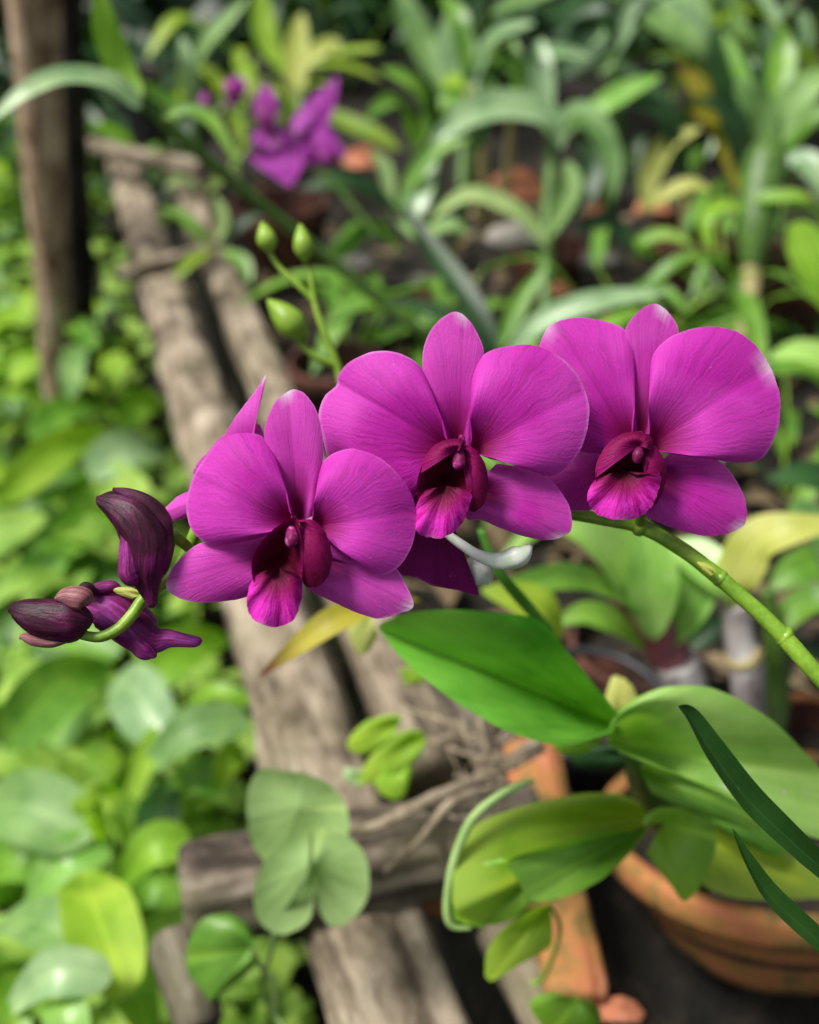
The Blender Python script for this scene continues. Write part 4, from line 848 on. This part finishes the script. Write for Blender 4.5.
# distant violet flowers
vf = thing('orchid_flower_spray', P(330, 200, 1.0), 'blurred deep violet orchid blooms above the far end of the beams', 'orchid')
mb = MB(); tube(mb, [P(380, 240, 1.0), P(330, 180, 1.0), P(285, 150, 1.0), P(235, 110, 1.0), P(205, 100, 1.0)], [.003, .0025, .002, .002, .0015], 8); mb.build('stem', 'stem_dark', vf)
def far_flower(c, petals, d):
    mb = MB(); tube(mb, [P(c[0], c[1], d), P(c[0] + 3, c[1] + 4, d + .01)], [.003, .002], 8); fr = mb.build('flower', 'petal_far', vf)
    for i, o in enumerate(petals):
        mb = MB(); fan(mb, c, o, d, bulge=0.008 * (1 if i % 2 else -0.4), off0=.001 * i, tip=.008 * ((i % 3) - 1), nr=8, na=28, seed=i); mb.build('petal', 'petal_far', fr)
far_flower((300, 140), [[(290, 125), (300, 108), (318, 92), (336, 78), (338, 80), (334, 108), (326, 128), (312, 145)], [(314, 132), (330, 130), (343, 150), (346, 158), (330, 156), (308, 156)], [(296, 150), (304, 160), (292, 184), (289, 186), (272, 176), (252, 160), (249, 156), (276, 148)], [(304, 148), (318, 158), (322, 172), (318, 174), (302, 164)], [(286, 146), (268, 148), (252, 134), (250, 131), (272, 128), (290, 132)]], 1.0)
far_flower((266, 120), [[(256, 122), (254, 102), (262, 86), (266, 84), (276, 98), (276, 126)], [(258, 126), (252, 142), (258, 150), (272, 136)]], 1.01)
far_flower((236, 92), [[(229, 98), (226, 86), (236, 76), (246, 82), (246, 96)], [(232, 96), (222, 104), (230, 112), (238, 104)]], 1.02)
for a, b, r in (((205, 92), (210, 118), .007), ((228, 78), (240, 104), .008), ((262, 100), (272, 138), .009), ((318, 150), (338, 166), .008)):
    mb = MB(); tube(mb, [P(*a, 1.0), P((a[0] + b[0]) / 2 - 2, (a[1] + b[1]) / 2, .998), P(*b, 1.0)], [r * .2, r, r * .3], 12, rings=14); mb.build('bud', 'bud_purple', vf)
pot(G(280, 200, 0.03), 0.060, 0.10, 'terracotta_dark', 'terracotta pot under the distant violet flowers')
pot(G(335, 360, 0.0), 0.045, 0.07, 'terracotta_dark', 'brown pot half hidden behind the middle bloom and the green buds')
pot(G(705, 228, 0.03), 0.062, 0.10, 'terracotta_dark', 'dark red pot holding the yellow leaved orchid at upper right')
pot(G(550, 245, 0.0), 0.045, 0.10, 'terracotta_dark', 'dark pot under the central tall orchid')
pot(G(800, 262, 0.03), 0.060, 0.09, 'terracotta_dark', 'brown pot at the far right beside the straw coloured cane')
pot(G(137, 70, 0.11), 0.034, 0.10, 'plastic', 'black plastic pot behind the crossing stick by the post')
pot(G(395, 300, -0.01), 0.055, 0.07, 'plastic', 'black plastic pot among the litter left of the middle bloom tip')
pot(G(590, 700, -0.02), 0.05, 0.05, 'plastic', 'black plastic pot under the crown of the broad leaved orchid')

# broken terracotta shards
def shard(px, py, z, s, label, mat='terracotta_clean', rx=20, rz=0):
    c = G(px, py, z); mb = MB(); n = 9; th = s * 0.12
    rot = Matrix.Rotation(R(rz), 3, 'Z') @ Matrix.Rotation(R(rx), 3, 'X')
    rad = [s * random.uniform(0.6, 1.05) for _ in range(n)]
    vs = []; uv = []
    for j, (rf, zz) in enumerate(((0.0, th), (0.92, th), (1, th * .8), (1, -th * .8), (0.92, -th), (0, -th))):
        for k in range(n):
            a = 2 * math.pi * k / n; x = rad[k] * rf * math.cos(a); y = rad[k] * rf * math.sin(a) * 0.65
            vs.append(rot @ Vector((x, y, zz - x * x / s * 0.5))); uv.append((k / n, j / 5))
    fs = [(j * n + k, j * n + (k + 1) % n, (j + 1) * n + (k + 1) % n, (j + 1) * n + k) for j in range(5) for k in range(n)]
    mb.add(vs, fs, uv); o = mb.build('pot_shard', mat, smooth=False); o.location = c
    return tag(o, label, 'pot shard')
shard(515, 182, 0.03, .045, 'largest orange pot shard, behind the pale arching leaf', rx=35, rz=-20)
shard(655, 206, 0.02, .030, 'small red shard right of the central orchid', rx=20)
shard(590, 208, 0.02, .020, 'small orange shard beside the foot of the central orchid', rx=30)
shard(560, 290, -0.02, .025, 'flat orange shard above the right bloom', rx=10)
shard(620, 1010, -0.02, .014, 'small orange shard at the bottom edge under the pot', rx=10)
shard(440, 890, -0.02, .022, 'orange brown shard beside the lower beam', mat='terracotta', rx=15)
shard(365, 158, 0.03, .035, 'upright orange shard by the low orchid right of the violet flowers', rx=60)
shard(545, 350, -0.02, .026, 'brown shard directly behind the middle bloom', mat='terracotta_dark')

# pale stones and a stone chip
def stone(px, py, z, s, label, mat='stone'):
    c = G(px, py, z); mb = MB(); vs = []; fs = []; uv = []; n = 12; m = 8
    for j in range(m + 1):
        th = math.pi * j / m
        for k in range(n):
            a = 2 * math.pi * k / n
            v = Vector((math.sin(th) * math.cos(a), math.sin(th) * math.sin(a) * .7, math.cos(th) * .5))
            vs.append(v * s * (1 + .25 * noise.noise(v * 1.6 + Vector((px, py, 0))))); uv.append((k / n, j / m))
    for j in range(m):
        for k in range(n): fs.append((j * n + k, j * n + (k + 1) % n, (j + 1) * n + (k + 1) % n, (j + 1) * n + k))
    mb.add(vs, fs, uv); o = mb.build('stone', mat); o.location = c; return tag(o, label, 'stone')
stone(520, 238, 0.0, .038, 'pale flat stone below the long arching leaf')
stone(425, 285, -0.02, .022, 'pale stone left of the middle bloom tip')
stone(600, 262, -0.01, .028, 'grey stone in the litter above the right bloom', 'cobble')
stone(715, 292, -0.01, .024, 'grey stone left of the straw coloured cane', 'cobble')
stone(360, 265, -0.01, .022, 'grey stone beside the green bud sprig', 'cobble')

# ------------------------------------------------------------------ lower-left leafy plants (individual leaves show)
def gleaf(parent, a, b, wpx, mat, za=-0.12, zb=-0.16, prof='ovate', arch=0.02, fold=.3):
    A = G(*a, za); B = G(*b, zb); Mid = (A + B) / 2 + Vector((0, 0, arch)); d = axial(Mid)
    mb = MB(); ribbon(mb, [A, Mid, B], wpx * d / F, prof, fold=fold, wave=.05, seed=a[0], nl=16, nrm=(CAM - Mid).normalized() * .8 + Vector((random.uniform(-.3, .3), random.uniform(-.2, .2), .5)))
    return mb.build('leaf', mat, parent)
def leafy(label, base, leaves, z=-0.33, cat='plant', name='leafy_plant'):
    b = G(*base, z); t = thing(name, b, label, cat)
    mb = MB()
    for (a, bb, w, m_, *kz) in leaves:
        zz = kz[0] if kz else -0.12
        gleaf(t, a, bb, w, m_, zz, zz - 0.03)
        A = G(*a, zz); tube(mb, [b, b.lerp(A, .6) + Vector((0, 0, .03)), A], [.0025, .002, .0012], 6, rings=10)
    mb.build('stem', 'stem', t)
    return t
leafy('leafy plant with large grey green leaf at the left edge', (60, 880), [((92, 840), (-25, 815), 38, 'leaf_blue', -0.10), ((85, 815), (105, 845), 15, 'weed_lime', -.08), ((92, 832), (120, 800), 13, 'weed_lime', -.1), ((60, 870), (-20, 880), 26, 'leaf_mid', -.16)])
leafy('leafy plant with rounded lime leaf at the lower left corner', (100, 1010), [((125, 1000), (82, 872), 36, 'weed_lime', -.06), ((112, 848), (25, 915), 24, 'leaf_light', -.11), ((110, 965), (-5, 925), 28, 'leaf_blue', -.08), ((128, 985), (155, 1045), 22, 'leaf_bright', -.08)])
leafy('leafy plant cut by the bottom edge at lower left with veined pale leaves', (60, 1030), [((112, 978), (5, 1015), 24, 'leaf_pale', -.04), ((15, 1060), (28, 968), 18, 'leaf_bright', -.07), ((80, 1050), (60, 1000), 22, 'leaf_light', -.05)])
leafy('leafy plant with long grey leaf pointing at the beam', (180, 790), [((250, 722), (135, 782), 24, 'leaf_blue', -.10), ((160, 870), (165, 780), 22, 'leaf_deep', -.16), ((165, 745), (115, 680), 30, 'leaf_pale', -.12), ((255, 705), (180, 715), 10, 'leaf_bright', -.12), ((130, 800), (185, 720), 12, 'weed_lime', -.12)])
leafy('leafy plant with broad fresh leaves below the hanging buds', (70, 760), [((5, 750), (112, 665), 30, 'leaf_mid', -.12), ((55, 750), (100, 705), 24, 'leaf_light', -.15), ((120, 655), (30, 640), 22, 'leaf_mid', -.16), ((140, 690), (230, 640), 24, 'leaf_bright', -.18)])
leafy('leafy plant with bright leaves beside the end of the cross log', (150, 880), [((190, 845), (120, 890), 22, 'leaf_bright', -.08), ((180, 900), (130, 915), 18, 'leaf_mid', -.1), ((230, 790), (165, 800), 18, 'leaf_mid', -.14), ((245, 760), (215, 800), 14, 'weed_lime', -.12)])
leafy('leafy plant with lime leaf running left from behind the dark bud', (60, 540), [((0, 503), (118, 432), 20, 'weed_lime', -.14), ((90, 478), (168, 455), 24, 'leaf_pale', -.16), ((60, 555), (130, 505), 24, 'leaf_mid', -.18), ((30, 590), (90, 545), 22, 'leaf_light', -.2), ((10, 470), (-20, 520), 26, 'weed_lime', -.16)])
leafy('leafy plant just behind the foot of the brown post', (110, 440), [((30, 440), (110, 410), 18, 'leaf_mid', -.16), ((120, 430), (165, 405), 16, 'leaf_bright', -.18), ((70, 400), (85, 345), 13, 'leaf_blue', -.10), ((95, 350), (60, 330), 12, 'leaf_mid', -.10)])

# proto weeds copied about
def make_weed(name, label, group, leafmat, h, n, ll, lw, prof, seed, cat='weed'):
    rnd = random.Random(seed)
    t = thing(name, (0, 0, 0), label, cat, group)
    mb = MB(); ms = MB()
    ntips = rnd.randint(3, 5)
    for s in range(ntips):
        a = rnd.random() * 6.28; sp_ = rnd.uniform(.02, .10) * h / .15
        top = Vector((math.cos(a) * sp_, math.sin(a) * sp_, h * rnd.uniform(.6, 1.0)))
        tube(ms, [Vector((0, 0, 0)), top * .5 + Vector((0, 0, h * .12)), top], [.0022, .0018, .001], 5, rings=8)
        for k in range(n):
            f = (k + 1) / n; b = top * f * .98; a2 = a + k * 2.4 + rnd.random() * .6; l = ll * rnd.uniform(.6, 1.15) * (.7 + .3 * f)
            dr = Vector((math.cos(a2), math.sin(a2), 0))
            p1 = b + dr * l * .5 + Vector((0, 0, l * rnd.uniform(.1, .35))); p2 = b + dr * l + Vector((0, 0, l * rnd.uniform(-.35, .25)))
            ribbon(mb, [b, p1, p2], lw * l / ll, prof, nrm=Vector((rnd.uniform(-.4, .4), rnd.uniform(-.4, .4), 1)), fold=.28, wave=.06, nl=9, nw=5, seed=k)
    mb.build('foliage', leafmat, t); ms.build('stem', 'stem', t)
    return t
def copy_thing(o, loc, rz, sc=1.0):
    r = o.copy(); C.objects.link(r); r.location = loc; r.rotation_euler = (0, 0, rz); r.scale = (sc,) * 3
    for ch in o.children:
        c = ch.copy(); C.objects.link(c); c.parent = r
    return r
def edge_x(y):      # left edge of the bench beams
    a = G(425, 1095); b = G(141, 150); t = (y - a.y) / (b.y - a.y); return a.x + (b.x - a.x) * t - 0.05
protos = [
    make_weed('weed_plant', 'small lime green weed in the carpet of weeds left of the beams', 'lime weeds left of the beams', 'weed_lime', .15, 5, .065, .020, 'ovate', 1),
    make_weed('weed_plant', 'mid green broad leaved weed in the carpet left of the beams', 'mid green weeds left of the beams', 'weed', .15, 5, .070, .020, 'ovate', 2),
    make_weed('weed_plant', 'dark green weed in the carpet left of the beams', 'dark green weeds left of the beams', 'weed_dark', .14, 4, .085, .026, 'ovate', 3),
    make_weed('weed_plant', 'grey green weed in the carpet left of the beams', 'grey green weeds left of the beams', 'leaf_blue', .12, 4, .080, .026, 'heart', 4)]
used = [False] * 4
rnd = random.Random(11)
spots = []
tries = 0
while len(spots) < 150 and tries < 20000:
    tries += 1
    x = rnd.uniform(-20, 330); y = rnd.uniform(140, 1060)
    g = G(x, y, -0.30)
    if g.x > edge_x(g.y) - 0.03 - max(0, 0.05): continue
    sep = 0.065 + 0.03 * max(0, g.y - .6)
    if any((g.xy - s.xy).length < sep for s in spots): continue
    spots.append(g)
for g in spots:
    k = rnd.choices(range(4), [4, 5, 2.5, 1])[0]
    loc = Vector((g.x, g.y, -0.33)); rz = rnd.random() * 6.28; sc = rnd.uniform(.75, 1.2) * (1 if g.y > .5 else .85)
    if not used[k]:
        protos[k].location = loc; protos[k].rotation_euler = (0, 0, rz); used[k] = True
    else: copy_thing(protos[k], loc, rz, sc)
# background plants on the right and at the back
bp = [
    make_weed('strap_leaf_plant', 'deep green strap leaved plant in the shaded bed behind', 'deep green strap leaved plants in the rear bed', 'leaf_deep', .30, 4, .22, .020, 'strap', 21, 'plant'),
    make_weed('strap_leaf_plant', 'mid green strap leaved plant in the bed behind', 'mid green strap leaved plants in the rear bed', 'leaf_mid', .26, 4, .18, .018, 'strap', 22, 'plant'),
    make_weed('strap_leaf_plant', 'pale green strap leaved plant in the bed behind', 'pale green strap leaved plants in the rear bed', 'leaf_pale', .28, 4, .19, .017, 'strap', 23, 'plant'),
    make_weed('strap_leaf_plant', 'yellow green strap leaved plant in the bed behind', 'yellow green strap leaved plants in the rear bed', 'leaf_olive', .22, 4, .15, .015, 'strap', 24, 'plant')]
used = [False] * 4; spots = []; tries = 0
while len(spots) < 34 and tries < 9000:
    tries += 1
    y = rnd.uniform(1.7, 3.2); x = rnd.uniform(-.65 * y * .62, .52 * y)
    g = Vector((x, y, -0.06 if x > -0.25 else -0.3))
    if x < edge_x(y) + .10 and y < 1.9 and x > edge_x(y) - .1: continue
    if y > 2.0 and x > 0.25 * y and rnd.random() < .75: continue
    if any((g.xy - s.xy).length < .105 for s in spots): continue
    spots.append(g)
for g in spots:
    k = rnd.choices(range(4), [3, 2.2, 3.0, 1.4])[0] if g.y < 2.0 else 0; rz = rnd.random() * 6.28; sc = rnd.uniform(.7, 1.15)  # rearmost plants all deep green, dark leaf colour standing in for shade
    if not used[k]: bp[k].location = g; bp[k].rotation_euler = (0, 0, rz); used[k] = True
    else: copy_thing(bp[k], g, rz, sc)
# low plants between the pots (right side)
lp = [make_weed('weed_plant', 'mid green narrow leaved weed between the pots right of the beams', 'mid green narrow leaved weeds between the pots', 'leaf_mid', .15, 3, .15, .010, 'strap', 31),
      make_weed('weed_plant', 'low dark green weed between the pots right of the beams', 'low dark green weeds between the pots', 'leaf_deep', .08, 3, .075, .009, 'lance', 32)]
used = [False] * 2; spots = []; tries = 0
while len(spots) < 20 and tries < 9000:
    tries += 1
    px, py = rnd.uniform(330, 840), rnd.uniform(190, 560)
    g = G(px, py, -0.06)
    if g.x < edge_x(g.y) + 0.2: continue
    if any((g.xy - s.xy).length < .05 for s in spots): continue
    spots.append(g)
for g in spots:
    k = rnd.choices(range(2), [3, 2])[0]; rz = rnd.random() * 6.28; sc = rnd.uniform(.7, 1.2)
    if not used[k]: lp[k].location = g; lp[k].rotation_euler = (0, 0, rz); used[k] = True
    else: copy_thing(lp[k], g, rz, sc)

# ------------------------------------------------------------------ ground
def height(x, y):
    e = edge_x(min(y, 1.75)) + 0.05
    t = max(0, min(1, (x - e) / 0.10)); t = t * t * (3 - 2 * t)
    z = -0.33 * (1 - t) + (-0.075) * t
    if y > 3.0: z += min(3.0, (y - 3.0) * 1.3)
    return z + 0.018 * noise.noise(Vector((x * 6, y * 6, 0))) * (1 + max(0, y - 3))
mb = MB(); nx, ny = 150, 150; vs = []; uv = []; fs = []
def sx(i): t = i / nx * 2 - 1; return 14 * t ** 5 + 1.6 * t
def sy(j): t = j / ny; return -1.0 + 3.8 * t + 24 * max(0, t - .55) ** 3 * 4
for j in range(ny + 1):
    for i in range(nx + 1):
        x, y = sx(i), sy(j); vs.append((x, y, height(x, y))); uv.append((x, y))
for j in range(ny):
    for i in range(nx): a = j * (nx + 1) + i; fs.append((a, a + 1, a + nx + 2, a + nx + 1))
mb.add(vs, fs, uv); tag(mb.build('ground', 'soil'), kind='structure')

# litter on the right bed
mb = MB(); rnd = random.Random(5)
for i in range(1500):
    py = rnd.uniform(180, 1060); px = rnd.uniform(120, 860)
    g = G(px, py, -0.07)
    if g.x < edge_x(g.y) + .08 or py > 840 or py > 600 and rnd.random() < .75: continue
    g.z = height(g.x, g.y) + rnd.uniform(.002, .02); a = rnd.random() * 6.28; l = rnd.uniform(.010, .045)
    dr = Vector((math.cos(a), math.sin(a), rnd.uniform(-.2, .5))) * l
    ribbon(mb, [g, g + dr * .5 + Vector((0, 0, l * .15)), g + dr], l * rnd.uniform(.08, .3), 'ovate', nrm=Vector((rnd.uniform(-.6, .6), rnd.uniform(-.6, .6), 1)), fold=rnd.uniform(-.3, .5), nl=6, nw=3)
tag(mb.build('leaf_litter', 'litter'), 'dry brown leaf litter covering the soil between the pots', 'leaf litter', kind='stuff')
# tiny ground cover left
mb = MB()
for i in range(3500):
    py = rnd.uniform(60, 1080); px = rnd.uniform(-60, 420)
    g = G(px, py, -0.31)
    if g.x > edge_x(min(g.y, 1.8)) + .02 or g.y > 3.4: continue
    g.z = height(g.x, g.y) + rnd.uniform(.005, .10); a = rnd.random() * 6.28; l = rnd.uniform(.015, .04)
    dr = Vector((math.cos(a), math.sin(a), rnd.uniform(-.2, .4))) * l
    ribbon(mb, [g, g + dr * .5 + Vector((0, 0, l * .2)), g + dr], l * .3, 'ovate', nrm=Vector((rnd.uniform(-.5, .5), rnd.uniform(-.5, .5), 1)), nl=5, nw=3)
tag(mb.build('ground_cover', 'weed'), 'dense carpet of tiny green leaves left of the beams', 'ground cover', kind='stuff')
# distant dark thicket on the bank
mb = MB()
for i in range(9000):
    y = rnd.uniform(2.7, 5.2); x = rnd.uniform(-.75 * y, .75 * y)
    g = Vector((x, y, height(x, y) + rnd.uniform(0, .25))); a = rnd.random() * 6.28; l = rnd.uniform(.08, .22)
    dr = Vector((math.cos(a), math.sin(a) - .3, rnd.uniform(-.5, .8))) * l
    ribbon(mb, [g, g + dr * .5 + Vector((0, 0, l * .2)), g + dr], l * rnd.uniform(.12, .25), 'ovate', nrm=Vector((rnd.uniform(-.5, .5), -.6, .8)), nl=5, nw=3)
tag(mb.build('thicket', 'leaf_black'), 'dark leafy thicket on the bank at the top of the picture', 'thicket', kind='stuff')

# ------------------------------------------------------------------ light, world, camera
w = bpy.data.worlds.new('World'); S.world = w; w.use_nodes = True
nt = w.node_tree; nt.nodes.clear()
sky = nt.nodes.new('ShaderNodeTexSky'); sky.sky_type = 'NISHITA'; sky.sun_disc = False
sdir = Vector((-0.48, -0.04, 0.85)).normalized()
elev = math.asin(sdir.z); az = math.atan2(sdir.x, sdir.y)
sky.sun_elevation = elev; sky.sun_rotation = az; sky.air_density = 1.0; sky.dust_density = 4.0; sky.ozone_density = 1.0
bg = nt.nodes.new('ShaderNodeBackground'); bg.inputs[1].default_value = 0.125
ou = nt.nodes.new('ShaderNodeOutputWorld')
hs = nt.nodes.new('ShaderNodeHueSaturation'); hs.inputs['Saturation'].default_value = 0.45
nt.links.new(sky.outputs[0], hs.inputs['Color']); nt.links.new(hs.outputs[0], bg.inputs[0]); nt.links.new(bg.outputs[0], ou.inputs[0])
sl = bpy.data.lights.new('Sun', 'SUN'); sl.energy = 4.8; sl.angle = R(18); sl.color = (1.0, 0.96, 0.90)
so = bpy.data.objects.new('Sun', sl); C.objects.link(so)
so.rotation_euler = (-sdir).to_track_quat('-Z', 'Y').to_euler(); so.location = (-2, -1, 4)
cd = bpy.data.cameras.new('Camera'); co = bpy.data.objects.new('Camera', cd); C.objects.link(co)
co.location = CAM; co.rotation_euler = (R(90 - PITCH), 0, 0)
cd.sensor_fit = 'HORIZONTAL'; cd.sensor_width = 36; cd.lens = 36 * F / 819
cd.clip_start = 0.01; cd.clip_end = 200
cd.dof.use_dof = True; cd.dof.focus_distance = 0.250; cd.dof.aperture_fstop = 9.5; cd.dof.aperture_blades = 0
S.camera = co
S.render.engine = 'CYCLES'
S.cycles.use_denoising = True
S.cycles.max_bounces = 8; S.cycles.transmission_bounces = 4
S.view_settings.view_transform = 'Standard'; S.view_settings.look = 'None'
S.view_settings.exposure = 0; S.view_settings.gamma = 1
